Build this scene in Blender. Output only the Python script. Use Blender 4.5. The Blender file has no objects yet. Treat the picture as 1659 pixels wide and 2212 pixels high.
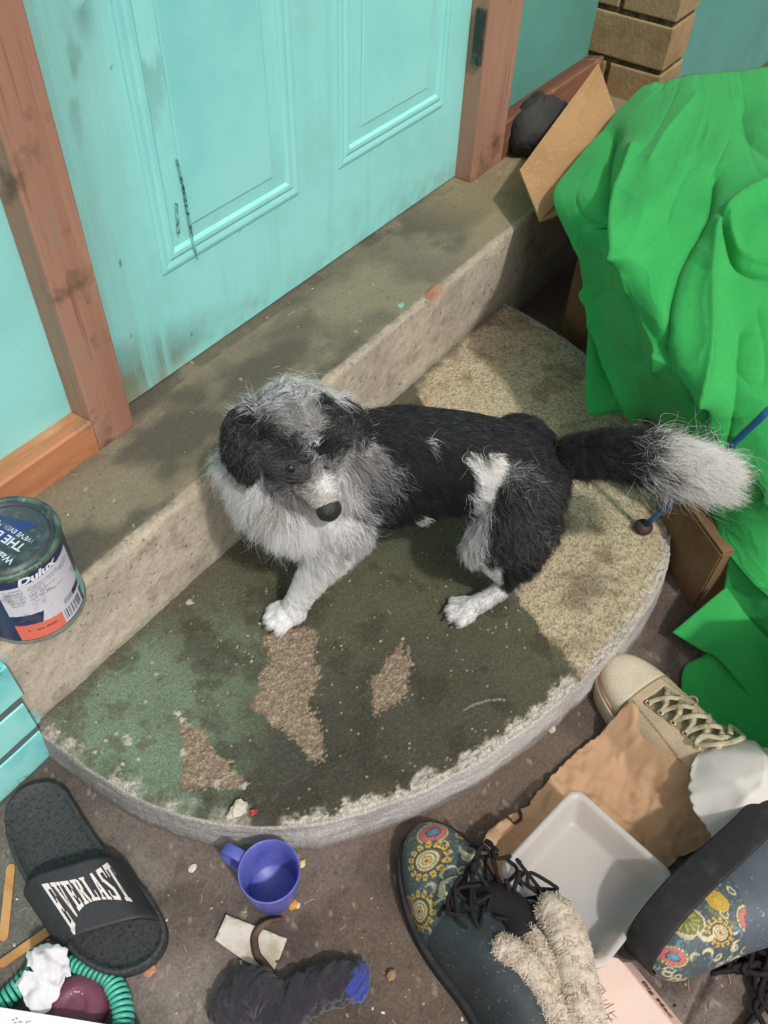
import bpy, bmesh, math, random
import numpy as np
from mathutils import Vector, Matrix, kdtree

# ---------------------------------------------------------------- camera, sky, sun, exposure
SC = bpy.context.scene
COL = SC.collection
SILL_Z, SLAB_Z, SILL_Y = 0.200, 0.057, -0.171      # top of the door sill, top of the round step, sill front

FPX, CX, CY = 1815.0, 829.5, 1106.0                # focal length / centre in pixels of a 1659 x 2212 frame
def _n(v):
    v = np.asarray(v, float); return v / np.linalg.norm(v)
_down = _n([-76, 1579, FPX]); _X = np.array([1970, -2006, FPX]); _X = _n(_X - _down * (_X @ _down))
_Z = -_down; _Y = np.cross(_Z, _X)
RW = np.stack([_X, _Y, _Z])                        # camera axes (right, down, forward) -> world
CAM = np.array([-0.47809, -0.72110, 0.93153])
def ray(px, py): return RW @ _n([px - CX, py - CY, FPX])
def pz(px, py, z):
    r = ray(px, py); return CAM + r * ((z - CAM[2]) / r[2])
def py_(px, py, y):
    r = ray(px, py); return CAM + r * ((y - CAM[1]) / r[1])
def px_(px, py, x):
    r = ray(px, py); return CAM + r * ((x - CAM[0]) / r[0])
def g(px, py, z=0.0): return pz(px, py, z)
def proj(p):
    c = (np.asarray(p, float) - CAM) @ RW
    return np.stack([CX + FPX * c[..., 0] / c[..., 2], CY + FPX * c[..., 1] / c[..., 2]], -1)

cam_d = bpy.data.cameras.new('camera'); cam = bpy.data.objects.new('camera', cam_d); COL.objects.link(cam)
_r, _u, _b = RW @ [1, 0, 0], RW @ [0, -1, 0], RW @ [0, 0, -1]
cam.matrix_world = Matrix(((_r[0], _u[0], _b[0], CAM[0]), (_r[1], _u[1], _b[1], CAM[1]), (_r[2], _u[2], _b[2], CAM[2]), (0, 0, 0, 1)))
cam_d.sensor_fit = 'HORIZONTAL'; cam_d.sensor_width = 36.0; cam_d.lens = FPX / 1659.0 * 36.0
cam_d.clip_start = 0.01; cam_d.clip_end = 200.0
SC.camera = cam

SUN_AZ, SUN_EL = math.radians(-112.0), math.radians(54.0)     # where the light comes from, azimuth from +X
W = bpy.data.worlds.new('World'); SC.world = W; W.use_nodes = True
_nt = W.node_tree
_sky = _nt.nodes.new('ShaderNodeTexSky'); _sky.sky_type = 'NISHITA'; _sky.sun_disc = False
_sky.sun_elevation = SUN_EL; _sky.sun_rotation = math.pi / 2 - SUN_AZ
_sky.air_density = 1.0; _sky.dust_density = 4.0; _sky.ozone_density = 1.0
_hs = _nt.nodes.new('ShaderNodeHueSaturation'); _hs.inputs['Saturation'].default_value = 0.15
_nt.links.new(_sky.outputs[0], _hs.inputs['Color'])
_bg = [n for n in _nt.nodes if n.type == 'BACKGROUND'][0]
_nt.links.new(_hs.outputs[0], _bg.inputs['Color']); _bg.inputs['Strength'].default_value = 0.115

sun_d = bpy.data.lights.new('sun', 'SUN'); sun_d.energy = 2.0; sun_d.angle = math.radians(2.6); sun_d.color = (1.0, 0.97, 0.93)
sun = bpy.data.objects.new('sun', sun_d); COL.objects.link(sun)
_sd = Vector((math.cos(SUN_AZ) * math.cos(SUN_EL), math.sin(SUN_AZ) * math.cos(SUN_EL), math.sin(SUN_EL)))
sun.rotation_euler = _sd.to_track_quat('Z', 'Y').to_euler(); sun.location = (0, -2, 3)

SC.view_settings.view_transform = 'Standard'; SC.view_settings.look = 'None'
SC.view_settings.exposure = 0.12; SC.view_settings.gamma = 1.0; SC.view_settings.use_curve_mapping = False
SC.render.engine = 'CYCLES'
SC.cycles.max_bounces = 6; SC.cycles.diffuse_bounces = 3; SC.cycles.glossy_bounces = 2
SC.cycles.transmission_bounces = 6; SC.cycles.transparent_max_bounces = 6
SC.cycles.caustics_reflective = False; SC.cycles.caustics_refractive = False
SC.cycles.use_denoising = True

RNG = np.random.default_rng(7)
random.seed(7)

# ---------------------------------------------------------------- helpers
def lin(r, g_, b):
    def f(c):
        c /= 255.0
        return c / 12.92 if c <= 0.04045 else ((c + 0.055) / 1.055) ** 2.4
    return (f(r), f(g_), f(b))

def _hash2(ix, iy, seed):
    h = (ix.astype(np.int64) * 374761393 + iy.astype(np.int64) * 668265263 + seed * 1442695041) & 0x7fffffff
    h = ((h ^ (h >> 13)) * 1274126177) & 0x7fffffff
    return ((h ^ (h >> 16)) & 0xffff) / 65535.0
def vnoise(x, y, seed=0):
    x = np.asarray(x, float); y = np.asarray(y, float)
    ix, iy = np.floor(x), np.floor(y); fx, fy = x - ix, y - iy
    fx = fx * fx * (3 - 2 * fx); fy = fy * fy * (3 - 2 * fy)
    a = _hash2(ix, iy, seed); b = _hash2(ix + 1, iy, seed); c = _hash2(ix, iy + 1, seed); d = _hash2(ix + 1, iy + 1, seed)
    return (a * (1 - fx) + b * fx) * (1 - fy) + (c * (1 - fx) + d * fx) * fy
def fbm(x, y, seed=0, oct=4):
    s = 0; a = 0.5; t = 0
    for k in range(oct):
        s = s + a * vnoise(np.asarray(x) * 2 ** k, np.asarray(y) * 2 ** k, seed + 17 * k); t += a; a *= 0.55
    return s / t
def sstep(e0, e1, x):
    t = np.clip((x - e0) / (e1 - e0), 0, 1); return t * t * (3 - 2 * t)
def in_poly(x, y, poly):
    inside = np.zeros(np.shape(x), bool); n = len(poly); j = n - 1
    for i in range(n):
        xi, yi = poly[i]; xj, yj = poly[j]
        c = ((yi > y) != (yj > y)) & (x < (xj - xi) * (y - yi) / (yj - yi + 1e-12) + xi)
        inside ^= c; j = i
    return inside
def catmull(pts, n):
    """smooth curve through points, n samples per span"""
    P = np.asarray(pts, float); P = np.vstack([2 * P[0] - P[1], P, 2 * P[-1] - P[-2]]); out = []
    for i in range(1, len(P) - 2):
        for t in np.linspace(0, 1, n, endpoint=False):
            a, b, c, d = P[i - 1], P[i], P[i + 1], P[i + 2]
            out.append(0.5 * ((2 * b) + (-a + c) * t + (2 * a - 5 * b + 4 * c - d) * t * t + (-a + 3 * b - 3 * c + d) * t ** 3))
    out.append(P[-2]); return np.array(out)

MATS = {}
def mat(name, base, rough=0.6, layers=(), bump=None, attr=None, spec=0.4, coords='Object', sheen=0.0, trans=None, emit=None, metal=0.0, subsurf=0.0, fine=None):
    """layers: (scale, colour, lo, hi[, stretch]) - a second colour mixed in where noise runs from lo to hi"""
    if name in MATS: return MATS[name]
    m = bpy.data.materials.new(name); m.use_nodes = True; nt = m.node_tree; N = nt.nodes; Lk = nt.links
    b = [n for n in N if n.type == 'BSDF_PRINCIPLED'][0]
    b.inputs['Roughness'].default_value = rough; b.inputs['Specular IOR Level'].default_value = spec; b.inputs['Metallic'].default_value = metal
    if sheen: b.inputs['Sheen Weight'].default_value = sheen
    if subsurf: b.inputs['Subsurface Weight'].default_value = subsurf; b.inputs['Subsurface Radius'].default_value = (.01, .01, .01)
    tc = N.new('ShaderNodeTexCoord')
    if attr:
        a = N.new('ShaderNodeAttribute'); a.attribute_name = attr; col = a.outputs['Color']
    else:
        r = N.new('ShaderNodeRGB'); r.outputs[0].default_value = (*base, 1); col = r.outputs[0]
    for k, Ly in enumerate(layers):
        sc, c2, lo, hi = Ly[:4]
        vec = tc.outputs[coords]
        if len(Ly) > 4:
            mp = N.new('ShaderNodeMapping'); mp.inputs['Scale'].default_value = Ly[4]; Lk.new(vec, mp.inputs['Vector']); vec = mp.outputs[0]
        t = N.new('ShaderNodeTexNoise'); t.inputs['Scale'].default_value = sc; t.inputs['Detail'].default_value = 6; t.inputs['Roughness'].default_value = 0.62
        Lk.new(vec, t.inputs['Vector'])
        mr = N.new('ShaderNodeMapRange'); mr.inputs['From Min'].default_value = lo; mr.inputs['From Max'].default_value = hi
        Lk.new(t.outputs['Fac'], mr.inputs['Value'])
        mx = N.new('ShaderNodeMix'); mx.data_type = 'RGBA'; mx.inputs['B'].default_value = (*c2, 1)
        Lk.new(mr.outputs[0], mx.inputs['Factor']); Lk.new(col, mx.inputs['A']); col = mx.outputs['Result']
    if fine:                                           # fine brightness mottling: (scale, amount)
        t = N.new('ShaderNodeTexNoise'); t.inputs['Scale'].default_value = fine[0]; t.inputs['Detail'].default_value = 3
        Lk.new(tc.outputs[coords], t.inputs['Vector'])
        mr = N.new('ShaderNodeMapRange'); mr.inputs['From Min'].default_value = .3; mr.inputs['From Max'].default_value = .7
        mr.inputs['To Min'].default_value = 1 - fine[1]; mr.inputs['To Max'].default_value = 1 + fine[1]
        Lk.new(t.outputs['Fac'], mr.inputs['Value'])
        mx = N.new('ShaderNodeMix'); mx.data_type = 'RGBA'; mx.blend_type = 'MULTIPLY'; mx.inputs['Factor'].default_value = 1
        Lk.new(col, mx.inputs['A']); Lk.new(mr.outputs[0], mx.inputs['B']); col = mx.outputs['Result']
    Lk.new(col, b.inputs['Base Color'])
    if bump:
        t = N.new('ShaderNodeTexNoise'); t.inputs['Scale'].default_value = bump[0]; t.inputs['Detail'].default_value = 5; t.inputs['Roughness'].default_value = 0.65
        vec = tc.outputs[coords]
        if len(bump) > 2:
            mp = N.new('ShaderNodeMapping'); mp.inputs['Scale'].default_value = bump[2]; Lk.new(vec, mp.inputs['Vector']); vec = mp.outputs[0]
        Lk.new(vec, t.inputs['Vector'])
        bp = N.new('ShaderNodeBump'); bp.inputs['Strength'].default_value = bump[1]; bp.inputs['Distance'].default_value = 0.002
        Lk.new(t.outputs['Fac'], bp.inputs['Height']); Lk.new(bp.outputs[0], b.inputs['Normal'])
    if trans:                                          # thin cloth / paper / plastic: mix in translucency
        o = [n for n in N if n.type == 'OUTPUT_MATERIAL'][0]
        tr = N.new('ShaderNodeBsdfTranslucent'); Lk.new(col, tr.inputs['Color'])
        ms = N.new('ShaderNodeMixShader'); ms.inputs[0].default_value = trans
        Lk.new(b.outputs[0], ms.inputs[1]); Lk.new(tr.outputs[0], ms.inputs[2]); Lk.new(ms.outputs[0], o.inputs['Surface'])
    MATS[name] = m; return m

def tag(o, label=None, cat=None, group=None, kind=None):
    if label: o['label'] = label
    if cat: o['category'] = cat
    if group: o['group'] = group
    if kind: o['kind'] = kind
    return o
def empty(name, loc=(0, 0, 0), rot=(0, 0, 0)):
    o = bpy.data.objects.new(name, None); o.location = [float(v) for v in loc]; o.rotation_euler = rot; o.empty_display_size = .05; COL.objects.link(o); return o
def link(name, me, m, parent=None, smooth=False):
    """world-space mesh -> object; a child keeps world-space vertices through its parent inverse"""
    if isinstance(m, (list, tuple)):
        for q in m: me.materials.append(q)
    elif m: me.materials.append(m)
    if smooth: me.shade_smooth()
    o = bpy.data.objects.new(name, me); COL.objects.link(o)
    if parent is not None:
        o.parent = parent
        o.matrix_parent_inverse = world_of(parent).inverted()
    return o
def world_of(o):
    m = Matrix.LocRotScale(o.location, o.rotation_euler, o.scale)
    return (world_of(o.parent) @ o.matrix_parent_inverse @ m) if o.parent else m
def mesh_pd(v, f, colors=None, name='m', attr='tint'):
    me = bpy.data.meshes.new(name); me.from_pydata([tuple(map(float, p)) for p in v], [], [tuple(map(int, q)) for q in f]); me.update()
    if colors is not None:
        a = me.color_attributes.new(attr, 'FLOAT_COLOR', 'POINT'); c = np.ones((len(v), 4), np.float32); c[:, :3] = colors
        a.data.foreach_set('color', c.ravel())
    return me
def grid_faces(nu, nv, wrap_u=False, wrap_v=False):
    iu = np.arange(nu if wrap_u else nu - 1); iv = np.arange(nv if wrap_v else nv - 1)
    U, V = np.meshgrid(iu, iv, indexing='ij'); U2 = (U + 1) % nu; V2 = (V + 1) % nv
    return np.stack([U * nv + V, U2 * nv + V, U2 * nv + V2, U * nv + V2], -1).reshape(-1, 4)
def mesh_np(v, quads, colors=None, name='m', attr='tint', uv=None):
    """fast builder for big quad meshes"""
    me = bpy.data.meshes.new(name); nv, nf = len(v), len(quads)
    me.vertices.add(nv); me.vertices.foreach_set('co', np.asarray(v, np.float32).ravel())
    me.loops.add(nf * 4); me.loops.foreach_set('vertex_index', np.asarray(quads, np.int32).ravel())
    me.polygons.add(nf); me.polygons.foreach_set('loop_start', np.arange(0, nf * 4, 4, dtype=np.int32))
    me.update(calc_edges=True); me.validate()
    if colors is not None:
        a = me.color_attributes.new(attr, 'FLOAT_COLOR', 'POINT'); c = np.ones((nv, 4), np.float32); c[:, :3] = colors
        a.data.foreach_set('color', c.ravel())
    return me
def bm_mesh(bm, name='m'):
    me = bpy.data.meshes.new(name); bm.normal_update(); bm.to_mesh(me); bm.free(); return me
def box_bm(x0, x1, y0, y1, z0, z1, bev=0.0, seg=2, bm=None):
    bm = bm or bmesh.new()
    r = bmesh.ops.create_cube(bm, size=1.0); vs = r['verts']
    for v in vs: v.co = Vector(((x0 + x1) / 2 + v.co.x * (x1 - x0), (y0 + y1) / 2 + v.co.y * (y1 - y0), (z0 + z1) / 2 + v.co.z * (z1 - z0)))
    if bev: bmesh.ops.bevel(bm, geom=list({e for v in vs for e in v.link_edges}), offset=bev, segments=seg, affect='EDGES', profile=.6)
    return bm
def box(name, x0, x1, y0, y1, z0, z1, m, parent=None, bev=0.0, seg=2):
    return link(name, bm_mesh(box_bm(x0, x1, y0, y1, z0, z1, bev, seg)), m, parent)
def tube(pts, rad, seg=8, caps=True):
    """v, f of a tube through pts (n,3) with radius array"""
    P = np.asarray(pts, float); n = len(P); rad = np.broadcast_to(rad, n)
    T = np.gradient(P, axis=0); T /= np.linalg.norm(T, axis=1, keepdims=True) + 1e-12
    a = np.array([0, 0, 1.0]) if abs(T[0][2]) < .9 else np.array([1.0, 0, 0]); v = []; f = []
    nrm = np.cross(T[0], a); nrm /= np.linalg.norm(nrm)
    for i in range(n):
        nrm = nrm - T[i] * (nrm @ T[i]); nrm /= np.linalg.norm(nrm) + 1e-12; bn = np.cross(T[i], nrm)
        for k in range(seg):
            t = 2 * math.pi * k / seg; v.append(P[i] + rad[i] * (math.cos(t) * nrm + math.sin(t) * bn))
    for i in range(n - 1):
        for k in range(seg):
            f.append((i * seg + k, i * seg + (k + 1) % seg, (i + 1) * seg + (k + 1) % seg, (i + 1) * seg + k))
    if caps: f.append(tuple(range(seg - 1, -1, -1))); f.append(tuple((n - 1) * seg + k for k in range(seg)))
    return v, f
def lathe(profile, seg=48, center=(0, 0, 0)):
    """profile [(r,z)] -> v, f"""
    v = []; f = []; n = len(profile)
    for r, z in profile:
        for k in range(seg):
            t = 2 * math.pi * k / seg; v.append((center[0] + r * math.cos(t), center[1] + r * math.sin(t), center[2] + z))
    for i in range(n - 1):
        for k in range(seg): f.append((i * seg + k, i * seg + (k + 1) % seg, (i + 1) * seg + (k + 1) % seg, (i + 1) * seg + k))
    return v, f
def join_vf(lst):
    V = []; F = []
    for v, f in lst:
        o = len(V); V += list(v); F += [tuple(i + o for i in q) for q in f]
    return V, F
def solidify_sheet(P, th):
    """P (nu,nv,3) -> closed thin sheet v,f"""
    nu, nv = P.shape[:2]
    du = np.gradient(P, axis=0); dv = np.gradient(P, axis=1); nn = np.cross(du, dv); nn /= np.linalg.norm(nn, axis=2, keepdims=True) + 1e-12
    A = (P + nn * th / 2).reshape(-1, 3); B = (P - nn * th / 2).reshape(-1, 3); f = grid_faces(nu, nv); N = nu * nv
    F = [f, f[:, ::-1] + N]
    idx = lambda i, j: i * nv + j
    rim = [idx(i, 0) for i in range(nu)] + [idx(nu - 1, j) for j in range(1, nv)] + [idx(i, nv - 1) for i in range(nu - 2, -1, -1)] + [idx(0, j) for j in range(nv - 2, 0, -1)]
    r = np.array(rim); r2 = np.roll(r, -1)
    F.append(np.stack([r2, r, r + N, r2 + N], -1))
    return np.vstack([A, B]), np.vstack(F)
def poly_sheet(name, pts2d, th, to3d, m, parent=None, cell=.004, smooth=True, uvcol=None):
    """a flat outline (2D polygon) filled with small quads/tris, lifted by to3d(x,y)->xyz, with thickness"""
    bm = bmesh.new(); vs = [bm.verts.new((p[0], p[1], 0)) for p in pts2d]; bm.faces.new(vs)
    x0, y0 = np.min(pts2d, 0); x1, y1 = np.max(pts2d, 0)
    for x in np.arange(x0 + cell, x1, cell): bmesh.ops.bisect_plane(bm, geom=bm.verts[:] + bm.edges[:] + bm.faces[:], plane_co=(x, 0, 0), plane_no=(1, 0, 0))
    for y in np.arange(y0 + cell, y1, cell): bmesh.ops.bisect_plane(bm, geom=bm.verts[:] + bm.edges[:] + bm.faces[:], plane_co=(0, y, 0), plane_no=(0, 1, 0))
    if len(bm.faces): bmesh.ops.recalc_face_normals(bm, faces=bm.faces)
    flip = sum(f.normal.z for f in bm.faces) < 0
    if flip: bmesh.ops.reverse_faces(bm, faces=bm.faces[:])
    X = np.array([(v.co.x, v.co.y) for v in bm.verts]); Q = np.asarray(to3d(X[:, 0], X[:, 1]))
    if uvcol is not None: C = uvcol(X[:, 0], X[:, 1])
    for v, q in zip(bm.verts, Q): v.co = Vector(q)
    bm.normal_update()
    if th:
        geom = bmesh.ops.extrude_face_region(bm, geom=bm.faces[:])
        top = [e for e in geom['geom'] if isinstance(e, bmesh.types.BMVert)]
        for v in top: v.co += Vector((0, 0, th))
        bmesh.ops.recalc_face_normals(bm, faces=bm.faces[:])
    me = bm_mesh(bm)
    if uvcol is not None:
        n = len(me.vertices); cc = np.ones((n, 4), np.float32); k = len(C); cc[:k, :3] = C; cc[k:, :3] = C[:n - k] if n > k else C[:0]
        a = me.color_attributes.new('tint', 'FLOAT_COLOR', 'POINT'); a.data.foreach_set('color', cc.ravel())
    return link(name, me, m, parent, smooth)
def text_vf(s, size=1.0, bold=0.0, shear=0.0, space=1.0, align='LEFT'):
    c = bpy.data.curves.new('t', 'FONT'); c.body = s; c.size = size; c.offset = bold; c.shear = shear; c.space_character = space; c.align_x = align; c.resolution_u = 3
    o = bpy.data.objects.new('t', c); COL.objects.link(o)
    dg = bpy.context.evaluated_depsgraph_get(); me = bpy.data.meshes.new_from_object(o.evaluated_get(dg), depsgraph=dg)
    v = np.array([p.co[:] for p in me.vertices]); f = [tuple(p.vertices) for p in me.polygons]
    bpy.data.objects.remove(o); bpy.data.curves.remove(c); bpy.data.meshes.remove(me)
    return v, f
# ---------------------------------------------------------------- materials of the place
TURQ = lin(150, 220, 214)
m_wood = mat('red hardwood', lin(166, 124, 104), .55, [(9, lin(144, 102, 84), .42, .62, (1, 1, .07)), (60, lin(178, 136, 112), .55, .75, (1, 1, .05)), (150, lin(126, 88, 70), .56, .72, (1, 1, .03)), (14, lin(112, 84, 68), .58, .7), (26, lin(150, 132, 118), .62, .74, (1, 1, .3))], bump=(90, .35, (1, 1, .06)), spec=.3)
m_woodx = mat('orange hardwood rail', lin(190, 128, 90), .6, [(12, lin(160, 100, 66), .42, .62, (.07, 1, 1)), (30, lin(205, 150, 112), .52, .7, (.3, 1, 1)), (22, lin(140, 110, 88), .58, .68)], bump=(90, .35, (.06, 1, 1)), spec=.25)
m_woodg = mat('weathered grey brown rail', lin(142, 102, 78), .7, [(10, lin(110, 72, 54), .42, .6, (.1, 1, 1)), (25, lin(165, 140, 118), .58, .75)], bump=(90, .35, (.06, 1, 1)), spec=.2)
m_turq = mat('turquoise paint', TURQ, .45, [(4, lin(128, 205, 202), .45, .7), (70, lin(90, 150, 146), .72, .76)], bump=(160, .12), spec=.4)
m_teal = mat('darker teal', lin(92, 150, 138), .6, [(3, lin(80, 136, 124), .4, .65), (60, lin(60, 110, 100), .68, .74)], bump=(80, .15), spec=.3)  # greyer, darker teal than the turquoise, used on the far panel and wall
m_mortar = mat('brown mortar', lin(104, 92, 70), .9, [(60, lin(60, 52, 40), .4, .6)], bump=(200, .6), spec=.1)
m_brick = mat('tan brick', lin(160, 136, 102), .9, [(18, lin(142, 118, 84), .42, .62), (120, lin(164, 140, 106), .56, .7), (70, lin(86, 68, 48), .66, .72)], bump=(140, .7), spec=.15)
m_conc = mat('sill concrete', (0.2, 0.17, 0.12), .85, [(120, lin(90, 80, 62), .6, .72)], bump=(110, .5), attr='tint', spec=.2, fine=(260, .14))
m_slab = mat('worn painted step', (0.1, 0.1, 0.1), .88, [], bump=(420, .75), attr='tint', spec=.25, fine=(500, .32))
m_ground = mat('dirty concrete floor', lin(102, 90, 82), .9, [], bump=(150, .7), attr='tint', spec=.18, fine=(330, .22))

# ---------------------------------------------------------------- the floor
def build_ground():
    xs = np.concatenate([np.linspace(-6, -.62, 12), np.arange(-.6, .75, .0035), np.linspace(.78, 6, 12)])
    ys = np.concatenate([np.linspace(-6, -1.02, 12), np.arange(-1.0, -.15, .0035), np.linspace(-.13, 3, 8)])
    X, Y = np.meshgrid(xs, ys, indexing='ij')
    n1 = fbm(X * 9, Y * 9, 3); n2 = fbm(X * 40, Y * 40, 9); n3 = fbm(X * 160, Y * 160, 21, 3)
    fade = sstep(.0, .2, 1.3 - np.hypot(X + .1, Y + .6))
    Z = ((n1 - .5) * .006 + (n2 - .5) * .003 + (n3 - .5) * .0022) * fade
    # a groove between two pours of the floor, and pocked spots
    a = np.array(g(1480, 2212)[:2]); b = np.array(g(1560, 2060)[:2]); d = (b - a) / np.linalg.norm(b - a)
    dist = np.abs((X - a[0]) * d[1] - (Y - a[1]) * d[0]) + (n2 - .5) * .004
    Z -= .004 * np.exp(-(dist / .0025) ** 2) * fade
    base = np.array(lin(110, 98, 91)); dark = np.array(lin(86, 75, 68)); pale = np.array(lin(136, 126, 118)); grn = np.array(lin(104, 108, 100)); brn = np.array(lin(108, 92, 80))
    t = sstep(.36, .62, fbm(X * 12, Y * 12, 33))[..., None]; c = base * (1 - t) + dark * t
    t = (sstep(.56, .8, fbm(X * 22, Y * 22, 41)) * .45)[..., None] * fade[..., None]; c = c * (1 - t) + pale * t
    t = (sstep(.5, .7, fbm(X * 7 + 3, Y * 7, 55)) * .7)[..., None]; c = c * (1 - t) + brn * t
    P0 = g(60, 1930); t = (np.exp(-(((X - P0[0]) / .09) ** 2 + ((Y - P0[1]) / .09) ** 2)) * .75)[..., None]; c = c * (1 - t) + grn * t
    P0 = g(330, 2130); t = (np.exp(-(((X - P0[0]) / .06) ** 2 + ((Y - P0[1]) / .06) ** 2)) * .55)[..., None]; c = c * (1 - t) + pale * t
    t = (sstep(.66, .74, fbm(X * 90, Y * 90, 61, 3)) * .4)[..., None] * fade[..., None]; c = c * (1 - t) + dark * .7 * t
    t = (sstep(.76, .80, fbm(X * 120, Y * 120, 71, 3)) * .5)[..., None] * fade[..., None]; c = c * (1 - t) + np.array(lin(165, 150, 135)) * t
    c[np.broadcast_to((np.exp(-(dist / .002) ** 2) > .5), X.shape)] *= .5
    me = mesh_np(np.stack([X, Y, Z], -1).reshape(-1, 3), grid_faces(*X.shape), c.reshape(-1, 3))
    return tag(link('ground', me, m_ground, smooth=True), kind='structure')
build_ground()

# ---------------------------------------------------------------- the door sill: a straight concrete ledge
def build_sill():
    x0, x1, L = -.9, 1.40, .003
    xs = np.concatenate([np.arange(x0, -.42, .02), np.arange(-.42, .85, .003), np.arange(.85, x1, .02)])
    # profile from the back (under the door) over the worn front edge down to the floor
    prof = [(y, SILL_Z) for y in np.arange(.06, SILL_Y + .010, -.003)]
    r = .008
    prof += [(SILL_Y + r - r * math.sin(t), SILL_Z - r + r * math.cos(t)) for t in np.linspace(0, math.pi / 2, 6)]
    prof += [(SILL_Y, z) for z in np.arange(SILL_Z - r - .003, -.02, -.003)]
    pr = np.array(prof); X = np.repeat(xs[:, None], len(pr), 1); Y = np.repeat(pr[None, :, 0], len(xs), 0).copy(); Z = np.repeat(pr[None, :, 1], len(xs), 0).copy()
    top = (np.arange(len(pr)) < len(np.arange(.06, SILL_Y + .010, -.003)))[None]
    V = np.where(top, Y, SILL_Y + (SILL_Z - Z) * -1)          # running coordinate across the ledge
    n = fbm(X * 22, V * 22, 5); n2 = fbm(X * 90, V * 90, 6); n3 = fbm(X * 240, V * 240, 8, 3)
    Z += np.where(top, (n - .5) * .003 + (n2 - .5) * .0015, 0)
    Y += np.where(~top, (n - .5) * .004 + (n2 - .5) * .002, 0)
    # chips broken out of the front edge
    for cx, w, d in [(.455, .018, .011), (-.05, .02, .005), (-.15, .03, .004), (.2, .012, .004), (.62, .02, .004), (-.28, .02, .004)]:
        e = np.exp(-((X - cx) / w) ** 2) * np.exp(-((V - SILL_Y) / .012) ** 2) * d; Y += e; Z -= e * .8
    edge = np.exp(-((V - SILL_Y) / .010) ** 2)
    ol = np.array(lin(126, 117, 97)); dk = np.array(lin(88, 83, 72)); br = np.array(lin(134, 114, 90)); pale = np.array(lin(168, 156, 136)); face = np.array(lin(188, 176, 158)); gry = np.array(lin(146, 136, 122))
    t = sstep(.4, .62, fbm(X * 8, V * 12, 11))[..., None]; c = ol * (1 - t) + dk * t
    t = (sstep(.0, .25, X - .02) * (1 - sstep(.45, .62, X)) * .6 * sstep(.3, .6, fbm(X * 10, V * 14, 12)))[..., None]; c = c * (1 - t) + dk * t
    t = (sstep(.5, .66, fbm(X * 11, V * 16, 14)) * .6 * (1 - sstep(.1, .25, X)))[..., None]; c = c * (1 - t) + br * t
    t = (sstep(.55, .75, X) * .55)[..., None]; c = c * (1 - t) + np.array(lin(150, 134, 100)) * t
    t = (np.where(V > -.02, 1, 0) * sstep(.35, .6, n) * .6)[..., None]; c = c * (1 - t) + dk * .8 * t      # blotchy darker strip under the door
    # front face: pale render, a little darker at its foot, turquoise overspill
    ff = sstep(SILL_Y + .004, SILL_Y - .006, V)[..., None]; t2 = sstep(.42, .68, fbm(X * 10, V * 14, 15))[..., None]
    cf = face * (1 - t2 * .4) + gry * t2 * .4
    t = (sstep(.62, .78, fbm(X * 30, V * 30, 16)) * .4)[..., None]; cf = cf * (1 - t) + np.array(lin(120, 104, 84)) * t
    foot = sstep(.075 + (n2 - .5) * .02, .058, Z) * ~top; cf = cf * (1 - foot[..., None] * .45) + np.array(lin(118, 128, 106)) * foot[..., None] * .45
    c = c * (1 - ff) + cf * ff
    t = (edge * sstep(.42, .6, n2) * .7)[..., None]; c = c * (1 - t) + pale * t
    t = (np.exp(-((X - .455) / .02) ** 2) * np.exp(-((V - SILL_Y + .004) / .012) ** 2))[..., None]; c = c * (1 - t) + np.array(lin(150, 104, 84)) * t
    sp = sstep(-.325 + (n - .5) * .04, -.345 + (n - .5) * .04, X) * sstep(.21, .195, Z) * ~top
    c = c * (1 - sp[..., None]) + np.array(TURQ) * sp[..., None]
    t = (sstep(.90, .93, fbm(X * 130, V * 130, 18, 2)) * .7)[..., None]; c = c * (1 - t) + pale * 1.2 * t
    # a turquoise paint drip on the sill
    P0 = pz(867, 660, SILL_Z); t = (np.hypot((X - P0[0]) / 1.3, V - P0[1]) < .0042)[..., None] * top[..., None]; c = np.where(t, np.array(lin(120, 180, 160)), c)
    me = mesh_np(np.stack([X, Y, Z], -1).reshape(-1, 3), grid_faces(*X.shape)[:, ::-1], c.reshape(-1, 3))
    o = link('door_sill', me, m_conc, smooth=True)
    return tag(o, 'straight concrete ledge with chipped front edge under the turquoise door', 'step', kind='thing')
build_sill()

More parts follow.
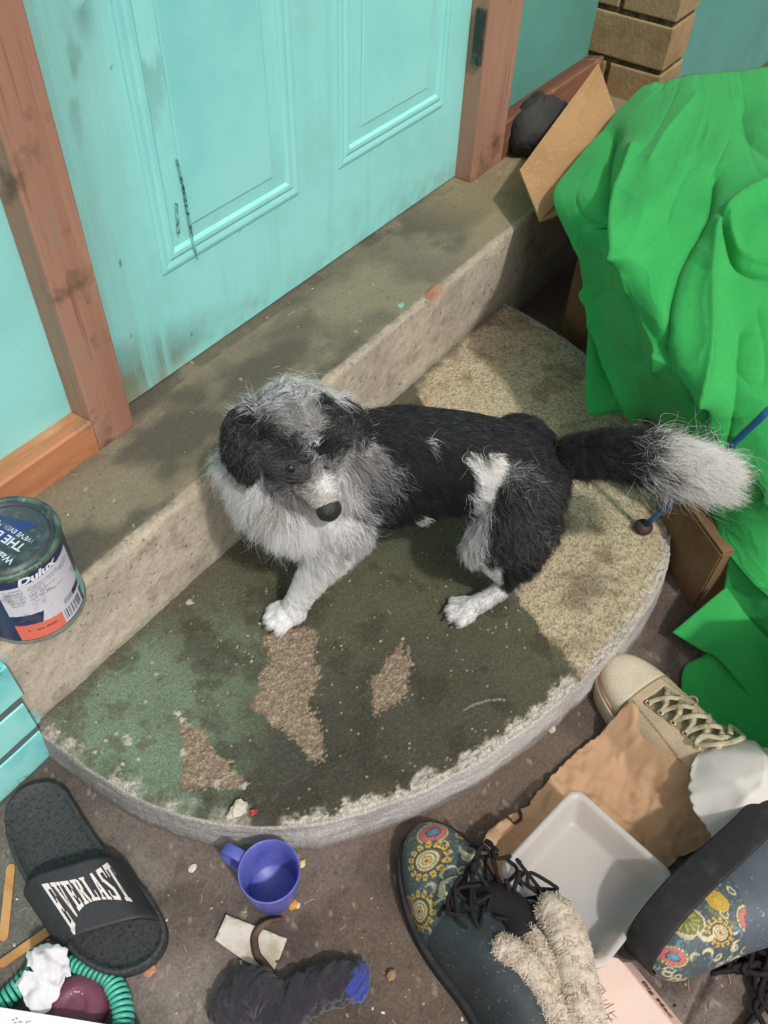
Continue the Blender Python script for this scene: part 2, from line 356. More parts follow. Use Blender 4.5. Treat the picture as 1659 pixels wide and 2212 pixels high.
# ---------------------------------------------------------------- the half-round step
SCX, SA, SB = .174, .512, .486
def slab_polys():
    f = lambda L: [tuple(g(x, y, SLAB_Z)[:2]) for x, y in L]
    return [f([(572, 1372), (640, 1355), (678, 1362), (690, 1460), (672, 1520), (690, 1560), (692, 1645), (660, 1640), (618, 1590), (590, 1560), (548, 1530), (560, 1470), (575, 1430)]),
            f([(866, 1383), (884, 1410), (890, 1450), (884, 1500), (840, 1530), (798, 1545), (808, 1490), (802, 1470), (838, 1425)]),
            f([(383, 1528), (400, 1560), (430, 1580), (470, 1625), (502, 1660), (535, 1690), (520, 1705), (460, 1700), (400, 1705), (394, 1660), (390, 1610)])]
def build_slab():
    nt, nr = 760, 300
    th = np.linspace(-.06, math.pi + .06, nt)
    rr = np.concatenate([np.linspace(.02, .985, nr), 1 - .015 + .015 * np.sin(np.linspace(.15, math.pi / 2, 7)), np.ones(24)])
    zz = np.concatenate([np.full(nr, SLAB_Z), SLAB_Z - .007 + .007 * np.cos(np.linspace(.15, math.pi / 2, 7)), np.linspace(SLAB_Z - .009, -.01, 24)])
    T, Rr = np.meshgrid(th, rr, indexing='ij'); Z = np.repeat(zz[None], nt, 0).copy()
    wob = 1 + (fbm(np.cos(T) * 5, np.sin(T) * 5, 77) - .5) * .012
    # the step is not a true half ellipse: its outline swells a little at one shoulder
    M = np.array([pz(x, y, SLAB_Z)[:2] for x, y in ((75, 1555), (115, 1600), (250, 1700), (400, 1765), (550, 1790), (700, 1780), (900, 1715), (1100, 1600), (1250, 1470), (1400, 1310), (1455, 1190), (1450, 1130))])
    mu, mv = (M[:, 0] - SCX) / SA, -(M[:, 1] - SILL_Y) / SB; ma = np.arctan2(mv, mu); ms_ = np.hypot(mu, mv); od = np.argsort(ma)
    ca = np.concatenate([[-.1, .5], ma[od], [3.4]]); cs_ = np.concatenate([[1, 1], ms_[od], [1.0]]); ker = np.interp(np.linspace(-.1, 3.3, 400), ca, cs_); ker = np.convolve(np.pad(ker, 12, 'edge'), np.ones(25) / 25, 'valid')
    wob = wob * np.interp(T, np.linspace(-.1, 3.3, 400), ker)
    side = (np.arange(len(rr)) >= nr + 4)[None]
    flare = np.where(side, (SLAB_Z - Z) * .10, 0)
    X = SCX + (SA * wob * Rr + flare) * np.cos(T); Y = SILL_Y + .01 - ((SB + .01) * wob * Rr + flare) * np.sin(T)
    arc = T * .5
    n1 = fbm(X * 14, Y * 14, 2); n2 = fbm(X * 60, Y * 60, 4); n3 = fbm(X * 330, Y * 330, 6, 3); nh = fbm(X * 560, Y * 560, 7, 2)
    top = ~side
    rim = sstep(.968 + (n2 - .5) * .06 + (n3 - .5) * .04, .982 + (n2 - .5) * .05, Rr) * top        # broken paint along the rim
    rim *= sstep(.35, .55, fbm(arc * 22, Rr * 3, 90) + .10)
    # ---- colours
    lg = np.array(lin(112, 130, 108)); mg = np.array(lin(86, 85, 67)); dg = np.array(lin(66, 64, 56)); tan = np.array(lin(182, 168, 140)); br = np.array(lin(104, 80, 50)); cru = np.array(lin(186, 178, 166)); pat = np.array(lin(134, 117, 98))
    gl = pz(270, 1600, SLAB_Z)
    t = sstep(.24, .0, np.hypot((X - gl[0]) * 1.0, (Y - gl[1]) * .85) + (n1 - .5) * .16)[..., None]; c = mg * (1 - t) + lg * t
    P0 = pz(700, 1690, SLAB_Z); t = (sstep(.17, .03, np.hypot(X - P0[0], (Y - P0[1])) + (n1 - .5) * .1) * .9)[..., None]; c = c * (1 - t) + dg * t
    P0 = pz(930, 1560, SLAB_Z); t = (sstep(.18, .03, np.hypot(X - P0[0], (Y - P0[1])) + (n1 - .5) * .1) * .7)[..., None]; c = c * (1 - t) + dg * t
    t = (sstep(.5, .7, n2) * .5)[..., None]; c = c * (1 - t) + np.array(lin(80, 72, 52)) * t
    t = (sstep(.52, .68, fbm(X * 28 + 5, Y * 28, 19)) * .55)[..., None]; c = c * (1 - t) + np.array(lin(58, 52, 44)) * t
    t = (sstep(.74, .80, nh) * .22)[..., None]; c = c * (1 - t) + np.array(lin(120, 116, 96)) * t
    # bare exposed aggregate: the right side beyond a straight edge, plus worn patches
    A = np.array(pz(1243, 1452, SLAB_Z)[:2]); B = np.array(pz(1120, 1296, SLAB_Z)[:2]); Bq = np.array(pz(905, 850, SLAB_Z)[:2])
    jit = (n2 - .5) * .016 + (n3 - .5) * .012 + (nh - .5) * .010
    def side_of(P, Q): return ((Q[0] - P[0]) * (Y - P[1]) - (Q[1] - P[1]) * (X - P[0])) / np.hypot(*(Q - P))
    s1 = -side_of(A, B); s2 = -side_of(B, Bq)
    bare = (sstep(-.003, .003, np.minimum(s1, 9) + jit) * sstep(-.003, .003, s2 + jit))
    agg = tan * (1 - .45 * sstep(.5, .72, n1)[..., None]) + 0
    dk = sstep(.52, .62, .45 * n3 + .55 * nh)[..., None]; agg = agg * (1 - dk * .62) + br * dk * .62
    dk = (sstep(.56, .75, fbm(X * 26, Y * 26, 81)) * .5)[..., None]; agg = agg * (1 - dk) + np.array(lin(112, 90, 62)) * dk
    c = c * (1 - bare[..., None]) + agg * bare[..., None]
    pm = np.zeros_like(X)
    for q in slab_polys():
        pm = np.maximum(pm, in_poly(X + (n2 - .5) * .016 + (n3 - .5) * .014, Y + (n2 - .5) * -.014 + (nh - .5) * .014, q).astype(float))
    pm *= (1 - bare); ag2 = pat * (1 + (n3[..., None] - .5) * .6); dk = sstep(.54, .60, n3)[..., None]; ag2 = ag2 * (1 - dk * .5) + np.array(lin(84, 66, 52)) * dk * .5
    lt = sstep(.60, .64, nh)[..., None]; ag2 = ag2 * (1 - lt * .45) + np.array(lin(190, 174, 152)) * lt * .45
    c = c * (1 - pm[..., None]) + ag2 * pm[..., None]
    # crumbled white rim, small chips
    c = c * (1 - rim[..., None]) + cru * (1 - .35 * sstep(.5, .6, nh)[..., None]) * rim[..., None]
    chip = np.zeros_like(X)
    for (x, y, r) in [(410, 1302, 7), (272, 1590, 6), (276, 1604, 8), (385, 1540, 8), (391, 1556, 7), (315, 1515, 4), (335, 1455, 4), (204, 1625, 4), (265, 1650, 4), (395, 1625, 6), (470, 1690, 9), (527, 1696, 7), (560, 1345, 3), (660, 1430, 3), (250, 1585, 3), (1160, 1562, 4), (1060, 1645, 5), (755, 1255, 2), (870, 1380, 3), (330, 1430, 3), (1210, 1495, 9), (300, 1640, 3), (228, 1600, 3)]:
        P0 = pz(x, y, SLAB_Z); chip = np.maximum(chip, sstep(1.25, .7, np.hypot(X - P0[0], Y - P0[1]) / (r * .00052) + (n3 - .5) * 2.2))
    c = c * (1 - chip[..., None] * .9) + cru * .95 * chip[..., None] * .9
    # a pale scratch
    a, b = np.array(pz(1000, 1535, SLAB_Z)[:2]), np.array(pz(1085, 1512, SLAB_Z)[:2]); d = (b - a) / np.linalg.norm(b - a)
    tt = (X - a[0]) * d[0] + (Y - a[1]) * d[1]; ds = np.abs((X - a[0]) * d[1] - (Y - a[1]) * d[0] + .004 * np.sin(tt * 60))
    sc = ((ds < .0011) & (tt > 0) & (tt < np.linalg.norm(b - a)))[..., None] * .45; c = c * (1 - sc) + cru * sc
    # ragged brown-grey strip along the foot of the sill
    t = (sstep(.022, .0, np.abs(Y - SILL_Y) + (n2 - .5) * .03) * .8)[..., None]; c = c * (1 - t) + np.array(lin(92, 84, 72)) * t
    # side: grey-white lime, streaked along the rim
    sn = fbm(arc * 46, Z * 160, 31)[..., None]; sd = sstep(.5, .75, fbm(arc * 10, Z * 30, 32))[..., None]
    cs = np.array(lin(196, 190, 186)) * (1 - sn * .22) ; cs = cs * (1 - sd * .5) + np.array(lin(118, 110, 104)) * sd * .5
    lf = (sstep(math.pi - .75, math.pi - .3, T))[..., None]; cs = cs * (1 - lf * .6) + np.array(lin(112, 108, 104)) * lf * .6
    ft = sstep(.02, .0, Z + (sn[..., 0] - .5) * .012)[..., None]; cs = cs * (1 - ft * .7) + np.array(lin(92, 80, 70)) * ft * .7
    tp = sstep(SLAB_Z - .014, SLAB_Z - .002, Z + (n2 - .5) * .01)[..., None] * side[..., None]
    cs = cs * (1 - tp * .5) + cru * tp * .5
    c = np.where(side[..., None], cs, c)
    # ---- relief
    Z += np.where(top, (n1 - .5) * .003 + (n3 - .5) * (.0012 + .0022 * np.maximum(bare, pm)) + (nh - .5) * .0009 - rim * .0035 + rim * (n3 - .5) * .006 - pm * .0014 - bare * .0012 + chip * .0012, 0)
    push = np.where(side, (sn[..., 0] - .5) * .0032 + (n3 - .5) * .0022, 0) - rim * .002
    X += push * np.cos(T); Y -= push * np.sin(T)
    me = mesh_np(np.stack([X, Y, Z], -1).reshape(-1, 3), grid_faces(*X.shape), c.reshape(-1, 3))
    return tag(link('round_step', me, m_slab, smooth=True), 'half-round concrete step with worn green paint and crumbling white rim', 'step', kind='thing')
build_slab()

# ---------------------------------------------------------------- the door
def panel_door():
    root = empty('panel_door', (.37, .02, SILL_Z))
    x0, x1, z0, z1 = -.03, .80, SILL_Z + .003, 1.25
    xs = np.arange(x0, x1 + .001, .003); zs = np.concatenate([np.arange(z0, .80, .003), np.arange(.80, z1 + .001, .03)])
    X, Z = np.meshgrid(xs, zs, indexing='ij')
    n1 = fbm(X * 14, Z * 14, 101); n2 = fbm(X * 50, Z * 50, 102); nv = fbm(X * 30, Z * 5, 103); n3 = fbm(X * 200, Z * 200, 104, 3)
    c = np.array(TURQ) * (1 + (n1[..., None] - .5) * .10)
    gr = np.array(lin(120, 142, 128)); dk = np.array(lin(62, 70, 64)); wd = np.array(lin(150, 140, 104))
    t = (sstep(.13, .0, X + .03 + (nv - .5) * .12) * .45)[..., None]; c = c * (1 - t) + gr * t                     # grubby lock-side edge
    t = (sstep(.085, .02, np.hypot((X - .01) * .8, (Z - .205) * 1.25) + (n2 - .5) * .06) * .9)[..., None]; c = c * (1 - t) + wd * t   # bare worn corner
    t = (sstep(.13, .05, np.hypot((X - .03) * .7, (Z - .215) * 1.5) + (n1 - .5) * .08) * .6 * sstep(.2, .23, Z))[..., None]; c = c * (1 - t) + gr * .7 * t
    t = (sstep(.06, .0, Z - .2 + (n1 - .5) * .05) * .35 * sstep(.3, .65, n2))[..., None]; c = c * (1 - t) + gr * t
    t = (sstep(.62, .70, fbm(X * 24, Z * 9, 106)) * sstep(.14, .04, np.abs(X - .09)) * sstep(.46, .60, Z) * .35)[..., None]; c = c * (1 - t) + dk * t
    t = (np.exp(-((X - .055) / .012) ** 2) * sstep(.60, .66, Z) * sstep(.4, .6, n2) * .6)[..., None]; c = c * (1 - t) + dk * t
    t = (sstep(.925, .94, fbm(X * 120, Z * 75, 107, 2)) * .7)[..., None]; c = c * (1 - t) + dk * t                   # flecks
    me = mesh_np(np.stack([X, np.zeros_like(X) + (n1 - .5) * .0006, Z], -1).reshape(-1, 3), grid_faces(*X.shape), c.reshape(-1, 3))
    md = mat('door paint', TURQ, .42, [(45, lin(142, 213, 207), .5, .72, (1, 1, .04)), (7, lin(140, 204, 196), .5, .75)], bump=(160, .3, (1, 1, .05)), attr='tint', spec=.4, fine=(300, .03))
    link('face', me, md, root, True)
    box('core', x0, x1, .0012, .04, z0, z1, m_turq, root)
    m_grime = mat('grime filled paint', lin(126, 190, 184), .5, [(30, lin(150, 160, 138), .5, .65), (60, lin(74, 96, 90), .62, .7)], bump=(120, .2))
    for (a0, a1) in ((.088, .343), (.432, .703)):
        b0, b1, w = .345, .95, .026
        # ogee moulding run round the panel, mitred
        prof = [(0, 0), (.001, .005), (.005, .0065), (.009, .005), (.012, .0035), (.016, .0075), (.021, .0075), (.0245, .002), (w, -.004)]
        V = []; F = []
        for (d, h) in prof:
            for (x, z) in ((a0 + d, b0 + d), (a1 - d, b0 + d), (a1 - d, b1 - d), (a0 + d, b1 - d)): V.append((x, -h * .42 - .0002, z))
        for i in range(len(prof) - 1):
            for k in range(4): F.append((i * 4 + k, i * 4 + (k + 1) % 4, (i + 1) * 4 + (k + 1) % 4, (i + 1) * 4 + k))
        link('moulding', mesh_pd(V, F), m_turq, root)
        # raised field with a bevelled border
        f0, f1, h0, h1 = a0 + .055, a1 - .052, b0 + .044, b1 - .05; e = .0025
        V = [(f0 - e, -.0004, h0 - e), (f1 + e, -.0004, h0 - e), (f1 + e, -.0004, h1 + e), (f0 - e, -.0004, h1 + e), (f0, -.0014, h0), (f1, -.0014, h0), (f1, -.0014, h1), (f0, -.0014, h1)]
        F = [(4, 5, 6, 7), (0, 1, 5, 4), (1, 2, 6, 5), (2, 3, 7, 6), (3, 0, 4, 7)]
        link('panel', mesh_pd(V, F), m_turq, root)
    # dirt-filled crack and broken paint at the corner of the first panel
    m_crack = mat('black crack dirt', lin(70, 84, 76), .9, [(140, lin(140, 205, 198), .40, .54)])
    def streak(pts, w, seed):
        P = catmull([py_(x, y, -.0062) for x, y in pts], 14); r = np.random.default_rng(seed); n = len(P)
        ww = w * (.35 + .9 * r.random(n)) * np.where(r.random(n) < .12, .3, 1)
        v = []; f = []
        for i in range(n):
            v += [P[i] + (-ww[i], -.0006, 0), P[i] + (ww[i] * .8, -.0006, 0), P[i] + (ww[i] * .8, .004, 0), P[i] + (-ww[i], .004, 0)]
            if i: a = 4 * i; f += [(a - 4, a - 3, a + 1, a), (a - 3, a - 2, a + 2, a + 1), (a - 1, a - 4, a, a + 3)]
        link('crack', mesh_pd(v, f), m_crack, root)
    streak([(384, 345), (396, 395), (405, 445)], .0003, 1)
    streak([(405, 445), (414, 492), (418, 525)], .0005, 4)
    streak([(418, 522), (423, 540), (430, 552)], .0014, 2)
    streak([(383, 440), (386, 470), (388, 505)], .0005, 3)
    return tag(root, 'turquoise panelled door with grubby worn lower corner', 'door')
panel_door()

# ---------------------------------------------------------------- hardwood frame and the fixed panels beside the door
def frame_post(label, x0, x1, pale):
    root = empty('frame_post', ((x0 + x1) / 2, 0, SILL_Z))
    box('post', x0, x1, -.033, .05, SILL_Z - .001, 1.3, m_wood, root, .003)
    if pale:     # rubbed bare patches where the varnish is gone
        r = np.random.default_rng(3)
        mp = mat('rubbed pale wood', lin(184, 146, 122), .7, [(40, lin(160, 110, 82), .45, .6, (1, 1, .1))], spec=.2)
        for k in range(34):
            t = r.random(); x = 4 + 66 * t + r.normal(0, 9); y = 350 + 190 * t + r.normal(0, 16); P0 = py_(max(2, x), y, -.0334); w_ = r.uniform(.0004, .0016); l_ = r.uniform(.008, .034)
            if not x0 + .004 < P0[0] < x1 - .004: continue
            pts = [(P0[0] - w_, -.0334, P0[2]), (P0[0], -.0334, P0[2] - l_ / 2), (P0[0] + w_, -.0334, P0[2] + l_ * .1), (P0[0] + w_ * .2, -.0334, P0[2] + l_ / 2)]
            link('worn_patch', mesh_pd(pts + [(p[0], -.0328, p[2]) for p in pts], [(0, 1, 2, 3), (0, 4, 5, 1), (1, 5, 6, 2), (2, 6, 7, 3), (3, 7, 4, 0)]), mp, root)
    return tag(root, label, 'door frame')
frame_post('red hardwood door post with rubbed pale patch between turquoise panel and door', -.080, -.024, True)
frame_post('wide dark hardwood door post beside the teal panel', .764, .872, False)
bx = box('hinge', .7590, .7634, -.028, -.012, .395, .475, mat('dark hinge', lin(60, 66, 60), .5, [(60, lin(100, 100, 86), .5, .65)], metal=.4), None)
tag(bx, 'dark narrow metal hinge strip along the wide door post', 'hinge')
def rail(name, label, x0, x1, z1, m, zb):
    V = [(x, y, z) for x in (x0, x1) for y, z in ((-.0325, SILL_Z), (-.0325, z1 - .003), (-.030, z1), (0.012, zb), (.03, zb), (.03, SILL_Z))]
    F = [(i, (i + 1) % 6, (i + 1) % 6 + 6, i + 6) for i in range(6)] + [(5, 4, 3, 2, 1, 0), (6, 7, 8, 9, 10, 11)]
    return tag(link(name, mesh_pd(V, F), m), label, 'rail')
rail('bottom_rail', 'orange hardwood rail with grey top under the turquoise side panel', -.62, -.0805, .247, m_woodx, .240)
rail('bottom_rail', 'weathered brown rail under the teal side panel by the bricks', .8725, 1.259, .270, m_woodg, .260)
tag(box('side_panel', -.62, -.0755, .004, .02, .236, 1.25, m_turq), 'plain turquoise panel beside the red hardwood post', 'panel')
tag(box('side_panel', .8725, 1.262, .004, .02, .256, 1.25, m_teal), 'dull teal panel between wide door post and brick pier', 'panel')

# ---------------------------------------------------------------- brick pier and the wall past it
def brick_pier():
    root = empty('brick_pier', (1.32, -.07, 0))
    box('mortar_core', 1.265, 1.371, -.152, .06, -.01, 1.3, m_mortar, root)
    zj, H, j = .266, .0765, .0105
    rr = random.Random(4)
    me_cache = {}
    def brick(x0, x1, y0, y1, z0, z1):
        bm = box_bm(x0, x1, y0, y1, z0, z1, .003, 2)
        for v in bm.verts: v.co += Vector((rr.uniform(-1, 1), rr.uniform(-1, 1), rr.uniform(-1, 1))) * .0006
        link('brick', bm_mesh(bm), m_brick, root)
    for k in range(-3, 10):
        z0 = zj + j / 2 + k * (H + j); z1 = z0 + H
        if z1 < .19 or z0 > .75: continue
        dx = rr.uniform(-.0012, .0012)
        if k % 2 == 0:       # stretcher seen on the side, its end seen on the front
            brick(1.2595 + dx, 1.3755, -.1575, .055, z0, z1)
        else:
            brick(1.2595 + dx, 1.3755, -.1575, -.048, z0, z1)
            brick(1.2595 + dx, 1.3755, -.038, .055, z0, z1)
    return tag(root, 'tan brick pier with raked joints beside the teal panel', 'pier')
brick_pier()
tag(box('teal_wall', 1.378, 4.5, -.13, -.03, -.01, 2.2, m_teal), 'plain dull teal wall behind the green cloth', 'wall')

# painted boards low on the wall, at the end of the sill
def low_wall():
    root = empty('low_wall', (-.5, -.17, 0))
    box('backing', -.95, -.341, -.1850, -.1722, -.02, .196, mat('dark board gap', lin(88, 104, 104), .9), root)
    m_tb = mat('turquoise board paint', TURQ, .5, [(6, lin(92, 186, 190), .45, .65), (50, lin(70, 128, 126), .64, .7)], bump=(60, .3), spec=.35)
    e = [.196, .1345, .1275, .0725, .0655, .0065]
    rr = np.random.default_rng(5)
    for a, b in ((.197, .1347), (.1275, .0722), (.0652, .006), (-.001, -.03)):
        n = 60; xs = np.linspace(-.95, -.339, n); xe = -.339 + .003
        V = []; F = []
        jx = (rr.random(4) - .5) * .006
        for i, x in enumerate(xs):
            w = (fbm(x * 60, a * 50, 3) - .5) * .003
            for y, z in ((-.1845, b + .002 + w), (-.1865, b + .004 + w), (-.1865, a - .003 + w * .5), (-.1845, a - .001 + w * .5), (-.176, a + w * .5), (-.176, b + w)): V.append((x + (jx[0] if i == n - 1 else 0), y, z))
            if i:
                q = (i - 1) * 6
                for k in range(6): F.append((q + k, q + (k + 1) % 6, q + 6 + (k + 1) % 6, q + 6 + k))
        F.append(tuple((n - 1) * 6 + k for k in range(6)))
        link('board', mesh_pd(V, F), m_tb, root)
    return tag(root, 'turquoise painted boards low on the wall beside the concrete sill', 'wall')
low_wall()
# ---------------------------------------------------------------- cardboard box with open flap, low carton, green cloth
m_card = mat('brown cardboard', lin(168, 132, 92), .85, [(6, lin(152, 118, 80), .4, .65), (180, lin(182, 148, 110), .55, .7)], bump=(60, .25), spec=.15)
m_card_dk = mat('darker cardboard', lin(128, 102, 74), .9, [(12, lin(104, 82, 58), .4, .62)], bump=(60, .35), spec=.1)  # darker brown than the flap, for the box sides and the low carton
def panel_vf(P, th):
    P = [np.array(p, float) for p in P]; n = _n(np.cross(P[1] - P[0], P[2] - P[0]))
    v = [p + n * th / 2 for p in P] + [p - n * th / 2 for p in P]; k = len(P)
    return v, [tuple(range(k)), tuple(range(2 * k - 1, k - 1, -1))] + [(i, i + k, (i + 1) % k + k, (i + 1) % k) for i in range(k)]
def cardboard_box():
    root = empty('cardboard_box', (.95, -.45, 0))
    x0, x1, y0, y1, h = .725, 1.13, -.62, -.275, .262
    for P in ([(x0, y1, 0), (x0, y0, 0), (x0, y0, h), (x0, y1, h)], [(x0, y1, 0), (x1, y1, 0), (x1, y1, h), (x0, y1, h)],
              [(x1, y0, 0), (x1, y1, 0), (x1, y1, h), (x1, y0, h)], [(x0, y0, 0), (x1, y0, 0), (x1, y0, h), (x0, y0, h)]):
        v, f = panel_vf(P, .004); link('side', mesh_pd(v, f), m_card_dk, root)
    v, f = panel_vf([(x0, y0, .006), (x1, y0, .006), (x1, y1, .006), (x0, y1, .006)], .004); link('bottom', mesh_pd(v, f), m_card_dk, root)
    A = pz(1122, 369, .277); B = pz(1166, 478, .248); T = pz(1292, 138, .330); R = pz(1332, 254, .300)
    ext = (R - B) * .12
    v, f = panel_vf([A, B, R + (R - T) * .3, R, T], .004); link('open_flap', mesh_pd(v, f), m_card, root)
    # the hinge strip joins the flap to the box top edge
    v, f = panel_vf([B, (x0, y1, h), (x1 - .1, y1, h), R + (R - T) * .3], .003); link('flap_hinge', mesh_pd(v, f), m_card, root)
    return tag(root, 'brown cardboard box with an open flap under the green cloth', 'box')
cardboard_box()
def low_carton():
    root = empty('low_carton', (.5, -.75, 0))
    a, b = g(1400, 1165)[:2], g(1498, 1312)[:2]; d = (b - a); nrm = np.array([-d[1], d[0]]); nrm /= np.linalg.norm(nrm)
    if nrm[0] < 0: nrm = -nrm
    c, e = b + nrm * .26, a + nrm * .26; h = .115
    Q = [a, b, c, e]
    for i in range(4):
        p, q = Q[i], Q[(i + 1) % 4]; v, f = panel_vf([(*p, 0), (*q, 0), (*q, h), (*p, h)], .004); link('side', mesh_pd(v, f), m_card_dk, root)
    v, f = panel_vf([(*p, h + .003) for p in Q], .004); link('top', mesh_pd(v, f), m_card_dk, root)
    return tag(root, 'low brown carton half hidden beneath the green cloth beside the round step', 'box')
low_carton()
# dark bag slumped between the frame post and the flap
def dark_bag():
    c = pz(1150, 300, .225); V = []; nu, nv = 40, 28; r = np.random.default_rng(2)
    for i in range(nu):
        for j in range(nv):
            u = 2 * math.pi * i / nu; w = math.pi * j / (nv - 1) - math.pi / 2
            k = 1 + .55 * (fbm(math.cos(u) * 2 + 5, math.sin(u) * 2 + w * 1.5, 8) - .5) + .10 * (fbm(math.cos(u) * 6, math.sin(u) * 6 + w * 5, 9) - .5)
            V.append((c[0] + .02 + .075 * k * math.cos(u) * math.cos(w), c[1] + .05 * k * math.sin(u) * math.cos(w), c[2] + .01 + .055 * k * math.sin(w)))
    me = mesh_np(np.array(V), grid_faces(nu, nv, True)[:, ::-1])
    m = mat('dark grey bag plastic', lin(58, 57, 54), .9, [(20, lin(46, 46, 46), .4, .6)], bump=(40, .6))
    return tag(link('dark_bag', me, m, smooth=True), 'dark grey crumpled bag behind the cardboard flap', 'bag')
dark_bag()

m_green = mat('green felt cloth', lin(64, 182, 92), .75, [(5, lin(54, 170, 84), .4, .65), (500, lin(70, 194, 114), .52, .7)], bump=(900, .2), spec=.2, sheen=.1, trans=.25)
def spline_grid(ctrl, nu, nv):
    """ctrl (R,C,3) -> smooth (nu,nv,3) surface"""
    C = np.asarray(ctrl, float)
    a = np.stack([catmull(C[:, j], nu) for j in range(C.shape[1])], 1)
    return np.stack([catmull(a[i], nv) for i in range(a.shape[0])], 0)
def green_cloth():
    # rows run down the picture, each entry a pixel and the cloth's height above the floor there
    rows = [
        [(1390, 186, .335), (1440, 172, .345), (1500, 164, .35), (1560, 156, .355), (1640, 148, .36), (1760, 132, .36), (1900, 120, .34)],
        [(1318, 256, .322), (1385, 270, .36), (1450, 290, .375), (1540, 285, .375), (1640, 280, .375), (1770, 270, .38), (1920, 260, .35)],
        [(1240, 352, .305), (1310, 370, .345), (1390, 400, .385), (1500, 390, .385), (1620, 380, .39), (1780, 375, .39), (1940, 370, .36)],
        [(1196, 424, .292), (1270, 455, .325), (1345, 500, .375), (1450, 510, .375), (1570, 490, .385), (1760, 500, .39), (1960, 490, .36)],
        [(1234, 522, .270), (1285, 540, .296), (1350, 590, .345), (1450, 610, .36), (1580, 600, .365), (1760, 620, .37), (1970, 610, .33)],
        [(1274, 598, .246), (1305, 625, .262), (1370, 690, .310), (1470, 720, .345), (1590, 715, .345), (1760, 740, .345), (1990, 740, .30)],
        [(1270, 700, .204), (1312, 720, .214), (1385, 790, .262), (1480, 820, .312), (1590, 830, .318), (1750, 860, .31), (1990, 860, .26)],
        [(1266, 800, .163), (1318, 815, .172), (1395, 860, .212), (1490, 900, .262), (1600, 920, .278), (1740, 960, .27), (1960, 960, .22)],
        [(1266, 880, .134), (1325, 878, .146), (1400, 885, .180), (1500, 965, .214), (1610, 1010, .232), (1730, 1050, .225), (1920, 1060, .18)],
        [(1284, 898, .124), (1335, 892, .134), (1402, 890, .160), (1500, 1000, .172), (1605, 1075, .185), (1720, 1130, .18), (1880, 1140, .14)],
        [(1300, 885, .118), (1345, 884, .126), (1408, 896, .148), (1510, 1040, .140), (1590, 1140, .142), (1710, 1220, .13), (1840, 1230, .10)],
        [(1312, 868, .116), (1350, 874, .122), (1414, 904, .138), (1520, 1070, .126), (1578, 1200, .110), (1690, 1310, .085), (1800, 1330, .06)],
    ]
    ctrl = np.array([[pz(x, y, z) for x, y, z in r] for r in rows])
    P = spline_grid(ctrl, 26, 44); S = P.copy()
    pxy = proj(P)
    # folds: ridges and valleys that run along picture-traced lines, pushed along the cloth's own normal
    du = np.gradient(P, axis=0); dv = np.gradient(P, axis=1); nn = np.cross(dv, du); nn /= np.linalg.norm(nn, axis=2, keepdims=True) + 1e-9
    nn[nn[..., 2] < 0] *= -1
    def fold(pts, w, amp):
        q = catmull(pts, 10); d = np.full(P.shape[:2], 1e9)
        for i in range(len(q) - 1):
            a, b = q[i], q[i + 1]; ab = b - a; t = np.clip(((pxy - a) @ ab) / (ab @ ab + 1e-9), 0, 1)
            d = np.minimum(d, np.hypot(*np.moveaxis(pxy - (a + t[..., None] * ab), -1, 0)))
        return nn * (amp * (.95 * np.exp(-d / (w * .50)) + .15 * np.exp(-(d / (w * 1.5)) ** 2)))[..., None]
    for pts, w, amp in [([(1322, 290), (1302, 410), (1292, 540), (1308, 680), (1338, 800), (1388, 878)], 26, -.022), ([(1372, 330), (1340, 420), (1334, 480), (1350, 560)], 18, .016),
                        ([(1350, 560), (1362, 660), (1384, 780)], 16, .007), ([(1545, 385), (1530, 470), (1480, 560), (1442, 680), (1425, 800)], 20, -.014),
                        ([(1690, 395), (1600, 440), (1552, 488), (1535, 560), (1524, 700), (1518, 860)], 24, .018),
                        ([(1556, 478), (1570, 520), (1590, 570), (1630, 592), (1700, 600)], 9, -.016), ([(1570, 474), (1584, 520), (1608, 556), (1700, 578)], 8, .009),
                        ([(1500, 215), (1440, 290), (1405, 350)], 26, .008), ([(1605, 240), (1622, 300), (1670, 345)], 26, -.010), ([(1600, 720), (1590, 850), (1570, 960)], 24, -.007),
                        ([(1298, 625), (1312, 690), (1300, 770), (1328, 850)], 8, -.008)]:
        S += fold(pts, w, amp)
    s, t = np.meshgrid(np.linspace(0, 6, P.shape[0]), np.linspace(0, 6, P.shape[1]), indexing='ij')
    S += nn * sstep(0, 1.0, t)[..., None] * ((fbm(s * 1.1, t * 1.1, 44, 2) - .5) * .010 + (.5 - np.abs(2 * fbm(s * 1.7, t * 1.3, 45, 2) - 1)) * .003 + .0024 * (1 - np.abs(2 * fbm(s * .8 + .4 * t, t * .6 - .3 * s, 61, 2) - 1)) ** 16 - .0022 * (1 - np.abs(2 * fbm(s * .7 - .5 * t + 4, t * .9 + .2 * s, 67, 2) - 1)) ** 16 + .0007 * (1 - np.abs(2 * fbm(s * 3, t * 2.2, 71, 2) - 1)) ** 10)[..., None]
    v, f = solidify_sheet(S, .0016)
    o = link('green_cloth', mesh_np(v, f), m_green, smooth=True)
    # the turned-back corner lying lower down, in front of the carton
    c2 = np.array([[pz(1569, 1268, .070), pz(1592, 1300, .066), pz(1618, 1336, .055), pz(1680, 1400, .05)],
                   [pz(1530, 1300, .056), pz(1570, 1335, .054), pz(1600, 1375, .045), pz(1680, 1450, .03)],
                   [pz(1490, 1334, .040), pz(1540, 1372, .038), pz(1582, 1405, .030), pz(1680, 1520, .02)],
                   [pz(1452, 1366, .022), pz(1510, 1402, .020), pz(1562, 1434, .014), pz(1680, 1580, .012)]])
    S2 = spline_grid(c2, 12, 12); v, f = solidify_sheet(S2, .0016); link('turned_corner', mesh_np(v, f), m_green, o, True)
